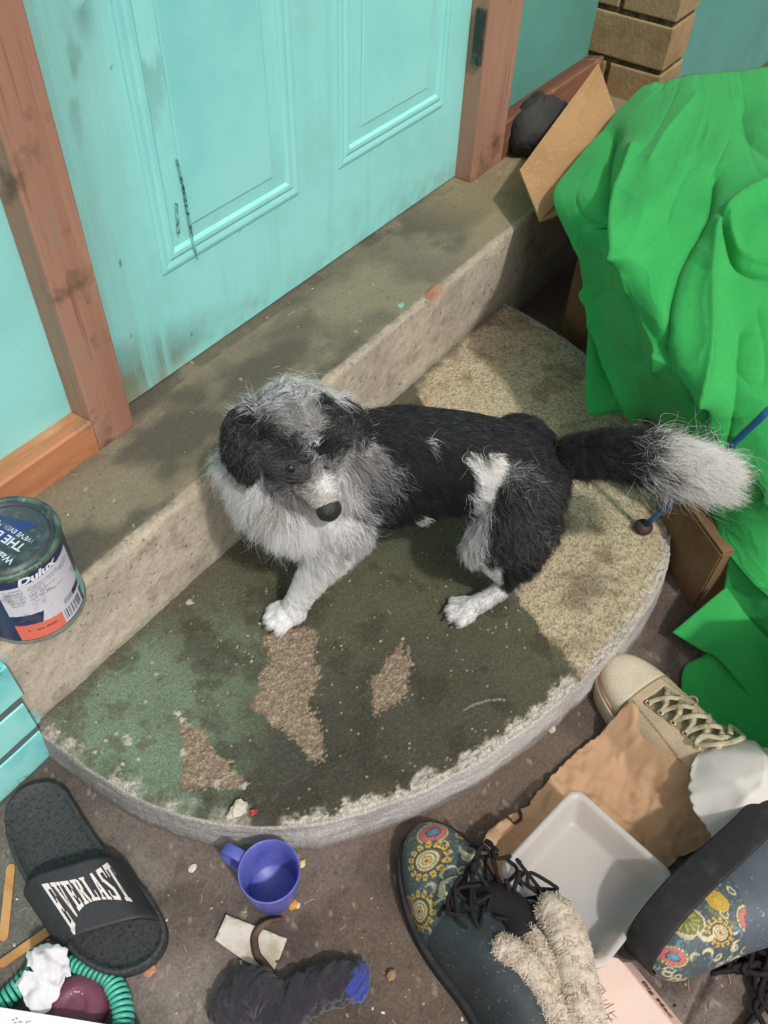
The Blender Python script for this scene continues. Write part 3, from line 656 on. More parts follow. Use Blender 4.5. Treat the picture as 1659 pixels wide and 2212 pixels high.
    c3 = np.array([[pz(1575, 1200, .107), pz(1640, 1270, .09), pz(1720, 1330, .10), pz(1800, 1330, .20), pz(1920, 1330, .25)], [pz(1560, 1290, .050), pz(1630, 1350, .042), pz(1725, 1400, .08), pz(1800, 1400, .20), pz(1920, 1400, .26)],  # trailing edge; its raised outer columns, out of view, are added to cast shade
                   [pz(1535, 1400, .012), pz(1610, 1440, .012), pz(1725, 1500, .05), pz(1800, 1500, .19), pz(1920, 1500, .26)], [pz(1480, 1440, .006), pz(1580, 1520, .007), pz(1725, 1610, .05), pz(1800, 1610, .18), pz(1920, 1610, .25)], [pz(1470, 1500, .005), pz(1590, 1600, .006), pz(1725, 1680, .05), pz(1810, 1690, .14), pz(1920, 1700, .20)]])
    S3 = spline_grid(c3, 14, 14); q, w = np.meshgrid(np.linspace(0, 4, S3.shape[0]), np.linspace(0, 4, S3.shape[1]), indexing='ij'); S3[..., 2] += (fbm(q * 2, w * 2, 3) - .4) * .008
    v, f = solidify_sheet(S3, .0016); link('trailing_edge_shade_mound', mesh_np(v, f), m_green, o, True)
    return tag(o, 'bright green cloth draped over boxes beside the step', 'cloth')
green_cloth()
# blue rod with a round dark rubber foot, leaning into the cloth
def blue_rod():
    a = np.array(pz(1389, 1140, SLAB_Z + .004)); b = np.array(pz(1665, 882, .345))
    root = empty('blue_rod', a)
    v, f = tube(np.linspace(a + (b - a) * .02, b, 12), .0042, 10); link('shaft', mesh_pd(v, f), mat('blue lacquer', lin(40, 96, 140), .35, [(60, lin(30, 76, 116), .45, .6)]), root, True)
    v, f = lathe([(0, .010), (.004, .0105), (.009, .009), (.0125, .004), (.0125, 0), (.0115, -.003), (0, -.003)], 28, a); link('rubber_foot', mesh_pd(v, f), mat('dark brown rubber', lin(62, 48, 42), .6, bump=(80, .3)), root, True)
    return tag(root, 'thin blue rod with a round dark foot standing on the step', 'rod')
blue_rod()
# ---------------------------------------------------------------- the dog
def build_dog():
    from mathutils.bvhtree import BVHTree
    UP = np.array([0, 0, 1.0])
    fp, hp = pz(625, 1345, SLAB_Z), pz(1005, 1325, SLAB_Z)
    Fv = _n(fp - hp); Lv = np.array([-Fv[1], Fv[0], 0.0])
    def W3(f, l, h): return hp + Fv * f + Lv * l + UP * h
    def Dp(x, y, h): return pz(x, y, SLAB_Z + h)
    root = empty('dog', W3(.08, -.05, 0))
    S0, N0 = Dp(650, 926, .286), Dp(705, 1094, .224)
    spheres = []          # (centre, radius, region)
    def seg(pts, reg, n=8):
        for (a, ra), (b, rb) in zip(pts[:-1], pts[1:]):
            for t in np.linspace(0, 1, n): spheres.append((np.array(a) * (1 - t) + np.array(b) * t, ra * (1 - t) + rb * t, reg))
    seg([(W3(-.068, -.062, .180), .043), (W3(-.045, -.064, .193), .051), (W3(.02, -.067, .203), .059), (W3(.08, -.068, .203), .067), (W3(.135, -.064, .198), .067), (W3(.168, -.056, .190), .055)], 'body', 9)
    hf = _n(N0 - S0); hl = _n(np.cross(UP, hf)); hu = np.cross(hf, hl)
    seg([(W3(.155, -.060, .208), .060), (W3(.188, -.060, .236), .057), (S0 - UP * .014 - hf * .010, .046)], 'neck', 8)
    seg([(W3(.165, -.046, .150), .040), (W3(.178, -.030, .158), .036), (W3(.172, -.045, .12), .030)], 'bib', 6)
    # head: skull, brows, cheeks, muzzle, chin
    hf = _n(N0 - S0); hl = _n(np.cross(UP, hf)); hu = np.cross(hf, hl)
    spheres.append((S0, .043, 'head'))
    for s in (-1, 1):
        spheres.append((S0 + hl * s * .016 + hf * .012, .036, 'head'))
        spheres.append((S0 + hl * s * .025 + hf * .036 - hu * .014, .022, 'head'))
        spheres.append((S0 + hl * s * .017 + hf * .036 + hu * .014, .014, 'head'))
    mz = S0 + hf * .054 - hu * .002
    seg([(mz, .024), (N0 - hf * .016 + hu * .002, .0180), (N0 - hf * .004, .0135)], 'muzzle', 7)
    seg([(mz - hu * .014, .022), (N0 - hf * .016 - hu * .014, .013), (N0 - hf * .008 - hu * .015, .010)], 'muzzle', 6)
    seg([(Dp(535, 1005, .222), .024), (Dp(560, 1065, .196), .026), (Dp(620, 1115, .176), .026), (W3(.178, -.032, .160), .034)], 'neck', 6)
    # front legs
    def front_leg(l, paw, elbow, reg='leg'):
        seg([(W3(.150, l * .6 - .018, .165), .036), (elbow, .0215), (paw * .72 + elbow * .28 + UP * .002, .0150), (paw - Fv * .012 + UP * .018, .0145), (paw + UP * .013, .0140)], reg, 7)
        td = _n(Fv * .95 + Lv * .25); ts = np.array([-td[1], td[0], 0])
        for k, (s, fwd) in enumerate(((-.0115, .010), (-.004, .017), (.004, .017), (.0115, .010))):
            seg([(paw + ts * s * .8 + UP * .013, .0095), (paw + td * fwd + ts * s * 1.25 + UP * .0085, .0080)], reg, 4)
            nails.append((paw + td * (fwd + .0075) + ts * s * 1.3 + UP * .0075, td))
    nails = []
    front_leg(.0, Dp(617, 1340, 0.0), W3(.176, -.016, .098))
    front_leg(-.10, W3(.185, -.098, 0.0), W3(.15, -.095, .10))
    # hind legs
    def hind_leg(l, paw, hock, knee, reg='hleg'):
        seg([(W3(-.052, l * .55 - .030, .196), .044), (W3(-.040, l * .75 - .014, .155), .041), (knee, .024)], 'thigh', 7)
        seg([(W3(-.062, l * .7 - .018, .150), .034), (W3(-.056, l * .85 - .010, .105), .024), (hock + Fv * .008 + UP * .012, .013)], 'thigh', 7)
        seg([(knee, .022), (knee * .5 + hock * .5 + Fv * .004, .0165), (hock, .0115)], reg, 7)
        seg([(hock, .0115), (paw * .5 + hock * .5 + UP * .002, .0110), (paw + UP * .012, .0125)], reg, 7)
        td = _n(Fv * .98 + Lv * .12); ts = np.array([-td[1], td[0], 0])
        for s, fwd in ((-.0115, .012), (-.004, .020), (.004, .020), (.0115, .012)):
            seg([(paw + ts * s * .8 + UP * .012, .0088), (paw + td * fwd + ts * s * 1.25 + UP * .008, .0075)], reg, 4)
            nails.append((paw + td * (fwd + .0075) + ts * s * 1.3 + UP * .0065, td))
    hind_leg(.0, Dp(1008, 1327, 0.0), Dp(1106, 1258, .048), W3(-.010, -.016, .120))
    hind_leg(-.10, W3(-.060, -.105, 0.0), W3(-.118, -.100, .05), W3(-.040, -.100, .12))
    # tail: root to tip, carried straight out
    tail = catmull([W3(-.082, -.060, .205), Dp(1290, 978, .226), Dp(1390, 985, .232), Dp(1465, 1000, .230), Dp(1535, 1020, .223)], 8)
    for i, p in enumerate(tail):
        t = i / (len(tail) - 1); spheres.append((p, .0180 * (1 - t) + .0120 * t * (1 if t < .85 else .8), 'tail'))
    # ears: folded flaps hanging from the sides of the skull
    earL = [(Dp(550, 893, .298), .017), (Dp(522, 918, .294), .0225), (Dp(514, 968, .280), .0240), (Dp(528, 1012, .264), .0175)]
    earR = [(Dp(742, 880, .290), .014), (Dp(772, 908, .281), .0175), (Dp(784, 948, .268), .0165), (Dp(778, 982, .256), .0105)]
    # ---- one continuous body surface
    bm = bmesh.new()
    for c, r, _ in spheres:
        bmesh.ops.create_icosphere(bm, subdivisions=2, radius=r, matrix=Matrix.Translation(Vector(c)))
    for e, outw in ((earL, _n(.55 * _n(np.array(Dp(470, 960, .27)) - S0) + .8 * _n(CAM - S0))), (earR, _n(.7 * _n(np.array(Dp(830, 930, .27)) - S0) + .7 * _n(CAM - S0)))):
        q = catmull([a for a, _ in e], 6); rr = catmull([(b, 0, 0) for _, b in e], 6)[:, 0]
        for i in range(len(q)):
            tn = _n(q[min(i + 1, len(q) - 1)] - q[max(i - 1, 0)]); wd = _n(np.cross(outw, tn))
            M = Matrix(((wd[0], tn[0], outw[0], q[i][0]), (wd[1], tn[1], outw[1], q[i][1]), (wd[2], tn[2], outw[2], q[i][2]), (0, 0, 0, 1)))
            bmesh.ops.create_icosphere(bm, subdivisions=2, radius=1.0, matrix=M @ Matrix.Diagonal((rr[i], rr[i], .0055, 1)))
    # bridge from the skull to the ear roots
    me0 = bpy.data.meshes.new('dog_blocks')
    for e in (earL, earR):
        for t in np.linspace(.25, 1, 6):
            bmesh.ops.create_icosphere(bm, subdivisions=2, radius=.020 * (1 - t) + .010 * t, matrix=Matrix.Translation(Vector(S0 * (1 - t) + e[0][0] * t)))
    bm.to_mesh(me0); bm.free()
    tmp = bpy.data.objects.new('dog_blocks', me0); COL.objects.link(tmp)
    rm = tmp.modifiers.new('r', 'REMESH'); rm.mode = 'VOXEL'; rm.voxel_size = .0028; rm.use_smooth_shade = True
    sm = tmp.modifiers.new('s', 'SMOOTH'); sm.factor = .5; sm.iterations = 5
    dg = bpy.context.evaluated_depsgraph_get(); me = bpy.data.meshes.new_from_object(tmp.evaluated_get(dg), depsgraph=dg)
    bpy.data.objects.remove(tmp); bpy.data.meshes.remove(me0)
    nV = len(me.vertices); V = np.empty(nV * 3); me.vertices.foreach_get('co', V); V = V.reshape(-1, 3)
    me.calc_loop_triangles(); nT = len(me.loop_triangles); T = np.empty(nT * 3, np.int32); me.loop_triangles.foreach_get('vertices', T); T = T.reshape(-1, 3)
    bvh = BVHTree.FromPolygons(V.tolist(), T.tolist())
    def hit(x, y):
        d = ray(x, y); h = bvh.ray_cast(Vector(CAM), Vector(d)); return np.array(h[0]) if h[0] is not None else None
    # ---- region of a point
    regs = ['body', 'neck', 'bib', 'head', 'muzzle', 'leg', 'thigh', 'hleg', 'tail', 'ear']
    SC_ = np.array([s[0] for s in spheres]); SR = np.array([s[1] for s in spheres]); SG = np.array([regs.index(s[2]) for s in spheres])
    eL = catmull([a for a, _ in earL], 6); eR = catmull([a for a, _ in earR], 6)
    def region(P):
        out = np.empty(len(P), int)
        for i in range(0, len(P), 20000):
            q = P[i:i + 20000]
            d = np.sqrt(((q[:, None] - SC_[None]) ** 2).sum(-1)) - SR[None]; k = d.argmin(1); o = SG[k].copy(); dm = d[np.arange(len(q)), k]
            de = np.minimum(np.sqrt(((q[:, None] - eL[None]) ** 2).sum(-1)).min(1), np.sqrt(((q[:, None] - eR[None]) ** 2).sum(-1)).min(1))
            o[(dm > .004) & (de < .024)] = 9; out[i:i + 20000] = o
        return out
    # ---- coat colours: a base per region, then patches found on the surface
    BLK, DGR, GRY, LGR, WHT, CRM, BRN, TAN = [np.array(c) for c in ((.020, .021, .022), (.052, .052, .053), (.18, .175, .17), (.46, .45, .43), (.90, .88, .86), (.80, .73, .62), (.20, .14, .10), (.34, .26, .19))]
    # (dark colour, light colour, share of light hairs)
    basec = {'body': (BLK * 1.2, DGR * 1.4, .28), 'neck': (LGR, WHT, .55), 'bib': (WHT, LGR, .15), 'head': (DGR, GRY, .5), 'muzzle': (LGR, CRM, .4), 'leg': (WHT, WHT, .5), 'thigh': (BLK * 1.3, DGR * 1.6, .35), 'hleg': (WHT, LGR, .35), 'tail': (BLK, DGR, .3), 'ear': (BLK * 1.1, GRY * .8, .16)}
    patches = [   # (x, y, radius px, dark, light, share)
        (920, 930, 150, BLK * 1.2, DGR * 1.4, .28), (1080, 920, 120, BLK * 1.2, DGR * 1.5, .30), (860, 1080, 110, BLK, DGR * .8, .3), (980, 1050, 70, BLK * .8, BLK * 1.4, .3), (1190, 970, 60, BLK, DGR * 1.4, .3),
        (1110, 1030, 26, DGR, LGR, .40), (1140, 1050, 30, DGR, LGR, .22), (1170, 1090, 40, DGR * .8, GRY, .30), (1120, 1130, 50, DGR * .8, GRY, .25), (1160, 1170, 45, DGR * .8, LGR, .15), (1110, 1200, 50, DGR * .7, GRY, .20), (1150, 1225, 45, BLK, GRY, .15),
        (925, 952, 9, GRY, WHT, .6), (937, 966, 8, DGR, LGR, .5),
        (1012, 992, 11, LGR, WHT, .6), (1030, 1000, 18, WHT, WHT, .5), (1056, 1014, 30, WHT, CRM, .3), (1072, 1012, 22, WHT, CRM, .3), (1046, 1040, 24, WHT, WHT, .3), (1042, 1066, 26, WHT, WHT, .2), (1040, 1095, 28, WHT, LGR, .25), (1036, 1120, 30, WHT, LGR, .4), (1034, 1140, 30, LGR, WHT, .6),
        (1028, 1165, 32, LGR, WHT, .6), (1020, 1198, 32, WHT, LGR, .4), (1046, 1240, 26, WHT, LGR, .3),
        (1005, 1150, 28, GRY, LGR, .6), (1010, 1185, 28, LGR, WHT, .5), (1020, 1215, 24, LGR, WHT, .6), (905, 1120, 20, WHT, WHT, .5), (960, 1130, 35, BRN, LGR, .4),
        # head
        (648, 858, 60, LGR, WHT, .6), (600, 850, 45, GRY, WHT, .6), (700, 850, 45, LGR, WHT, .6), (548, 935, 50, BLK, GRY, .16), (600, 958, 54, BLK, DGR, .3), (575, 985, 34, BLK, GRY, .25), (590, 1000, 34, DGR, GRY, .5), (720, 905, 52, BLK, DGR, .3), (728, 942, 50, BLK * 1.2, GRY, .3),
        (640, 900, 40, GRY, LGR, .6), (660, 905, 34, GRY, LGR, .65), (668, 935, 16, GRY, LGR, .6), (678, 960, 13, LGR, WHT, .7), (684, 985, 11, LGR, WHT, .6),
        (640, 975, 32, BLK, DGR, .4), (705, 965, 24, BLK, DGR, .4), (632, 1026, 40, DGR, GRY, .5), (606, 1060, 44, GRY, LGR, .6), (570, 1060, 36, LGR, WHT, .5), (640, 1070, 26, GRY, LGR, .7), (735, 1010, 40, GRY, LGR, .7), (740, 1050, 36, LGR, WHT, .6),
        (692, 1015, 20, GRY, LGR, .6), (706, 1048, 18, LGR, WHT, .7), (650, 1085, 32, LGR, CRM, .6), (634, 1098, 24, BRN, TAN, .6), (662, 1108, 20, TAN, CRM, .5), (605, 1092, 26, TAN, LGR, .5), (676, 1075, 14, TAN, WHT, .5),
        # ruff and chest
        (470, 1010, 60, LGR, WHT, .5), (500, 1075, 55, LGR, WHT, .6), (545, 1130, 60, LGR, WHT, .7), (600, 1180, 50, LGR, WHT, .65), (455, 960, 50, GRY, WHT, .6), (520, 1110, 50, LGR, WHT, .6), (820, 1040, 46, DGR, LGR, .35), (810, 1100, 40, BLK, GRY, .4), (790, 990, 36, GRY, LGR, .5),
        (640, 1140, 50, WHT, WHT, .5), (700, 1150, 80, WHT, WHT, .5), (690, 1200, 60, WHT, WHT, .5), (660, 1270, 60, WHT, WHT, .5), (762, 1172, 38, WHT, LGR, .5),
    ]
    pts3 = [(hit(x, y), r / 1950.0, d, l, s) for x, y, r, d, l, s in patches]; pts3 = [p for p in pts3 if p[0] is not None]
    t_tip = tail[int(len(tail) * .52)]
    def coat(P, R, rng):
        n = len(P); D_ = np.empty((n, 3)); L_ = np.empty((n, 3)); s_ = np.empty(n)
        for k, nm in enumerate(regs):
            m = R == k; D_[m], L_[m], s_[m] = basec[nm]
        jit = (fbm(P[:, 0] * 160 + P[:, 2] * 90, P[:, 1] * 160 - P[:, 2] * 70, 5, 3) - .5)
        for c, r, d, l, s in pts3:
            dd = np.linalg.norm(P - c, axis=1) / r + jit * 1.0; m = (dd < 1.0 + (rng.random(n) - .5) * .75)
            m &= ~np.isin(R, (regs.index('tail'),))
            D_[m], L_[m], s_[m] = d, l, s
        # far cheek and ruff of the head's hidden side keep the grey; back of the neck white
        m = (R == regs.index('tail')) & (((P - t_tip) @ _n(tail[-1] - tail[0])) > jit * .09 + rng.normal(0, .006, n)); D_[m], L_[m], s_[m] = CRM, WHT, .7
        m = (R == regs.index('body')) & (((P - hp) @ Fv) > .155) & (((P - hp) @ Lv) < -.03); D_[m], L_[m], s_[m] = GRY, WHT, .5
        return D_, L_, s_
    rng = np.random.default_rng(11)
    # skin tint on the mesh (undercoat)
    R = region(V); D_, L_, s_ = coat(V, R, rng); tint = D_ * (1 - s_[:, None] * .6) + L_ * s_[:, None] * .6
    a = me.color_attributes.new('tint', 'FLOAT_COLOR', 'POINT'); cc = np.ones((nV, 4), np.float32); cc[:, :3] = tint * .85; a.data.foreach_set('color', cc.ravel())
    body = link('body', me, mat('dog undercoat', (.2, .2, .2), .9, attr='tint', bump=(300, .5), spec=.1), root, True)
    # ---- fur
    tri = V[T]; cr = np.cross(tri[:, 1] - tri[:, 0], tri[:, 2] - tri[:, 0]); area = np.linalg.norm(cr, axis=1) / 2; fn = cr / (2 * area[:, None] + 1e-12)
    treg = region(tri.mean(1))
    dens = {'body': 1.0, 'neck': 2.0, 'bib': 1.2, 'head': 1.3, 'muzzle': 1.5, 'leg': 1.3, 'thigh': 1.1, 'hleg': 1.3, 'tail': 3.4, 'ear': 1.3}
    leng = {'body': .017, 'neck': .030, 'bib': .026, 'head': .0135, 'muzzle': .0095, 'leg': .0085, 'thigh': .019, 'hleg': .007, 'tail': .033, 'ear': .0085}
    lift = {'body': .30, 'neck': .48, 'bib': .35, 'head': .30, 'muzzle': .32, 'leg': .30, 'thigh': .42, 'hleg': .30, 'tail': .75, 'ear': .35}
    dk = np.array([dens[r] for r in regs]); lk = np.array([leng[r] for r in regs]); fk = np.array([lift[r] for r in regs])
    w = area * dk[treg]; w /= w.sum()
    def strands(N, seed, lmul, lift_mul, wisp, sub=None, rootr=.00021, clump=.55):
        r = np.random.default_rng(seed); ww = w if sub is None else w * sub[treg] / (w * sub[treg]).sum()
        ti = r.choice(nT, N, p=ww); u, v = r.random(N), r.random(N); m = u + v > 1; u[m], v[m] = 1 - u[m], 1 - v[m]
        P = tri[ti, 0] + (tri[ti, 1] - tri[ti, 0]) * u[:, None] + (tri[ti, 2] - tri[ti, 0]) * v[:, None]; Nn = fn[ti]
        Rg = treg[ti]
        # combing direction
        H = np.empty((N, 3)); loc = P - hp; fq, lq = loc @ Fv, loc @ Lv
        H[:] = -Fv * .9 - UP * .35
        m = Rg == regs.index('body'); H[m] += (-UP * .5)[None] * sstep(.0, .06, np.abs(lq[m] + .06))[:, None]
        m = np.isin(Rg, (regs.index('head'), regs.index('muzzle'))); H[m] = (P[m] - N0); H[m] /= np.linalg.norm(H[m], axis=1, keepdims=True); H[m] += -UP * .55 + hl * (np.sign((P[m] - S0) @ hl) * .45)[:, None]
        m = Rg == regs.index('muzzle'); H[m] += -UP * .5
        m = Rg == regs.index('ear'); H[m] = -UP + Lv * .25
        m = Rg == regs.index('neck'); q = P[m] - (S0 + hf * .02); q /= np.linalg.norm(q, axis=1, keepdims=True); H[m] = q - UP * .55 - Fv * .10
        m = Rg == regs.index('bib'); H[m] = -UP + (P[m] - W3(.17, -.045, .16)) * 8
        m = np.isin(Rg, (regs.index('leg'), regs.index('hleg'))); H[m] = -UP * .9 - Fv * .25
        low = m & (P[:, 2] < SLAB_Z + .022); H[low] = Fv * .9 - UP * .25
        m = Rg == regs.index('thigh'); H[m] = -UP * .75 - Fv * .75
        td = _n(tail[-1] - tail[0]); m = Rg == regs.index('tail'); H[m] = td * 1.0 + UP * .02
        # clumps share a lean
        K = max(50, N // 16); ci = r.choice(N, K, replace=False); kd = kdtree.KDTree(K)
        for i, j in enumerate(ci): kd.insert(Vector(P[j]), i)
        kd.balance(); own = np.array([kd.find(Vector(p))[1] for p in P])
        cj = r.normal(0, .42, (K, 3)); H += cj[own]
        H += r.normal(0, .18 + .35 * wisp, (N, 3))
        H -= Nn * (H * Nn).sum(1, keepdims=True); H /= np.linalg.norm(H, axis=1, keepdims=True) + 1e-9
        ln = lk[Rg] * lmul * r.uniform(.55, 1.15, N)
        hfw = (P - S0) @ hf
        m = Rg == regs.index('head'); ln[m] *= np.where(hfw[m] > .03, .75, 1.1)
        face = (np.linalg.norm(P - N0, axis=1) < .026); ln[face] *= .5
        m = np.isin(Rg, (regs.index('leg'),)); ln[m] *= 1 + 1.3 * sstep(.05, .12, P[m, 2] - SLAB_Z)
        m = (Rg == regs.index('body')) & (fq > .13); ln[m] *= 1.5
        tt = np.clip((P - tail[0]) @ td / np.linalg.norm(tail[-1] - tail[0]), 0, 1); m = Rg == regs.index('tail'); ln[m] *= .70 + .55 * sstep(.1, .65, tt[m])
        lf = (fk[Rg] * lift_mul)[:, None] * r.uniform(.6, 1.4, (N, 1))
        KP = 6; t = np.linspace(0, 1, KP)[None, :, None]; L1 = ln[:, None, None]
        C = P[:, None] + Nn[:, None] * L1 * (lf[:, None] * (t - .45 * t * t)) + H[:, None] * L1 * (t * .55 + .45 * t * t)
        C = C - UP * (L1 * .22 * t * t)
        # pull tips towards the clump's own strand
        lead = C[ci][own]; C = C + (lead - C) * (clump * t * t * sstep(.016, .004, np.linalg.norm(P - P[ci][own], axis=1))[:, None, None])
        ph = r.uniform(0, 6.28, (N, 1, 1)); ax = np.cross(Nn, H)[:, None]
        C = C + ax * (np.sin(ph + t * r.uniform(2, 6, (N, 1, 1))) - np.sin(ph)) * L1 * (.07 + .22 * wisp)
        C[..., 2] = np.maximum(C[..., 2], SLAB_Z + .001)
        Dk, Lt, sh = coat(P, Rg, r); pick = (r.random(N) < np.clip(sh + wisp * .25, 0, .95))[:, None]
        col = np.where(pick, Lt, Dk) * r.uniform(.75, 1.2, (N, 1))
        # keep the eyes and the nose clear
        keep = np.linalg.norm(P - N0, axis=1) > .0145
        for e, er in zip(eyes, (.0062, .0005)): keep &= np.linalg.norm(P - e, axis=1) > er
        C, col = C[keep], col[keep]; N = len(C)
        rad = rootr * (1 - .82 * np.linspace(0, 1, KP)[None]) * r.uniform(.7, 1.3, (N, 1))
        return C, col, rad
    eyes = []
    for ex, ey in ((628, 1010), (706, 1006)):
        h = hit(ex, ey)
        if h is not None: eyes.append(h)
    lens_ = []
    sub_w = np.array([{'body': .8, 'neck': .9, 'bib': .6, 'head': .5, 'muzzle': .2, 'leg': .2, 'thigh': 1.6, 'hleg': .1, 'tail': 1.0, 'ear': 1.0}[k] for k in regs])
    packs = [strands(190000, 1, 1.0, 1.0, 0.0), strands(5000, 2, 1.22, 1.35, .8, sub_w, .00016, .25), strands(60000, 3, .55, 1.1, .15, None, .00024, .3)]
    C = np.concatenate([p[0] for p in packs]); col = np.concatenate([p[1] for p in packs]); rad = np.concatenate([p[2] for p in packs])
    N, KP = C.shape[:2]
    hc = bpy.data.hair_curves.new('fur'); hc.add_curves([KP] * N)
    (hc.attributes.get('position') or hc.attributes.new('position', 'FLOAT_VECTOR', 'POINT')).data.foreach_set('vector', C.astype(np.float32).ravel())
    (hc.attributes.get('radius') or hc.attributes.new('radius', 'FLOAT', 'POINT')).data.foreach_set('value', rad.astype(np.float32).ravel())
    at = hc.attributes.new('tint', 'FLOAT_COLOR', 'CURVE'); c4 = np.ones((N, 4), np.float32); c4[:, :3] = np.clip(col, 0, .9); at.data.foreach_set('color', c4.ravel())
    mf = bpy.data.materials.new('dog hair'); mf.use_nodes = True; nt = mf.node_tree
    out = [n for n in nt.nodes if n.type == 'OUTPUT_MATERIAL'][0]; pb = [n for n in nt.nodes if n.type == 'BSDF_PRINCIPLED'][0]
    an = nt.nodes.new('ShaderNodeAttribute'); an.attribute_name = 'tint'
    pb.inputs['Roughness'].default_value = .55; pb.inputs['Specular IOR Level'].default_value = .25
    nt.links.new(an.outputs['Color'], pb.inputs['Base Color'])
    tr = nt.nodes.new('ShaderNodeBsdfTranslucent'); nt.links.new(an.outputs['Color'], tr.inputs['Color'])
    ms = nt.nodes.new('ShaderNodeMixShader'); ms.inputs[0].default_value = .30
    nt.links.new(pb.outputs[0], ms.inputs[1]); nt.links.new(tr.outputs[0], ms.inputs[2]); nt.links.new(ms.outputs[0], out.inputs['Surface'])
    hc.materials.append(mf)
    fo = bpy.data.objects.new('fur', hc); COL.objects.link(fo); fo.parent = root; fo.matrix_parent_inverse = world_of(root).inverted(); fo['kind'] = 'stuff'
    # ---- eyes, nose, nails
    m_eye = mat('dark wet eye', (.008, .006, .005), .06, spec=.8)
    for e, er, ed in zip(eyes, (.0056, .0052), (.0026, .0046)):
        bm = bmesh.new(); bmesh.ops.create_uvsphere(bm, u_segments=20, v_segments=12, radius=er, matrix=Matrix.Translation(Vector(e - _n(CAM - e) * ed)))
        link('eye', bm_mesh(bm), m_eye, root, True)
    m_nose = mat('black wet nose', (.016, .015, .016), .35, [(160, (.03, .028, .028), .5, .6)], bump=(500, .6), spec=.5)
    nc = N0 + hf * .004 + hu * .0045
    nu, nv = 40, 24; Vn = []
    for i in range(nu):
        for j in range(nv):
            u = 2 * math.pi * i / nu; q = math.pi * j / (nv - 1) - math.pi / 2
            x, y, z = math.cos(q) * math.cos(u), math.cos(q) * math.sin(u), math.sin(q)
            wx = .0138 * (1 - .22 * max(0, -z)); p = nc + hl * wx * x + hf * .0125 * (y - .25 * max(0, z)) + hu * .0115 * z
            for s in (-1, 1):                     # nostrils pressed in
                c_ = nc + hl * s * .0062 + hf * .0080 - hu * .0022; d_ = np.linalg.norm((p - c_) * 1.0); p = p - hf * .0042 * math.exp(-(d_ / .0032) ** 2)
            p = p - hf * .0012 * math.exp(-(x / .08) ** 2) * (z < .2)
            Vn.append(p)
    link('nose', mesh_np(np.array(Vn), grid_faces(nu, nv, True)), m_nose, root, True)
    m_nail = mat('horn nail', (.05, .035, .028), .4)
    for p, d in nails:
        q = np.array([p - d * .003, p + d * .002, p + d * .0052 - UP * .002, p + d * .0072 - UP * .0045]); q[:, 2] = np.maximum(q[:, 2], SLAB_Z + .0012)
        v, f = tube(q, np.array([.0018, .0017, .0012, .0004]), 8); link('nail', mesh_pd(v, f), m_nail, root, True)
    return tag(root, 'shaggy black, grey and white terrier standing on the round step', 'dog')
build_dog()
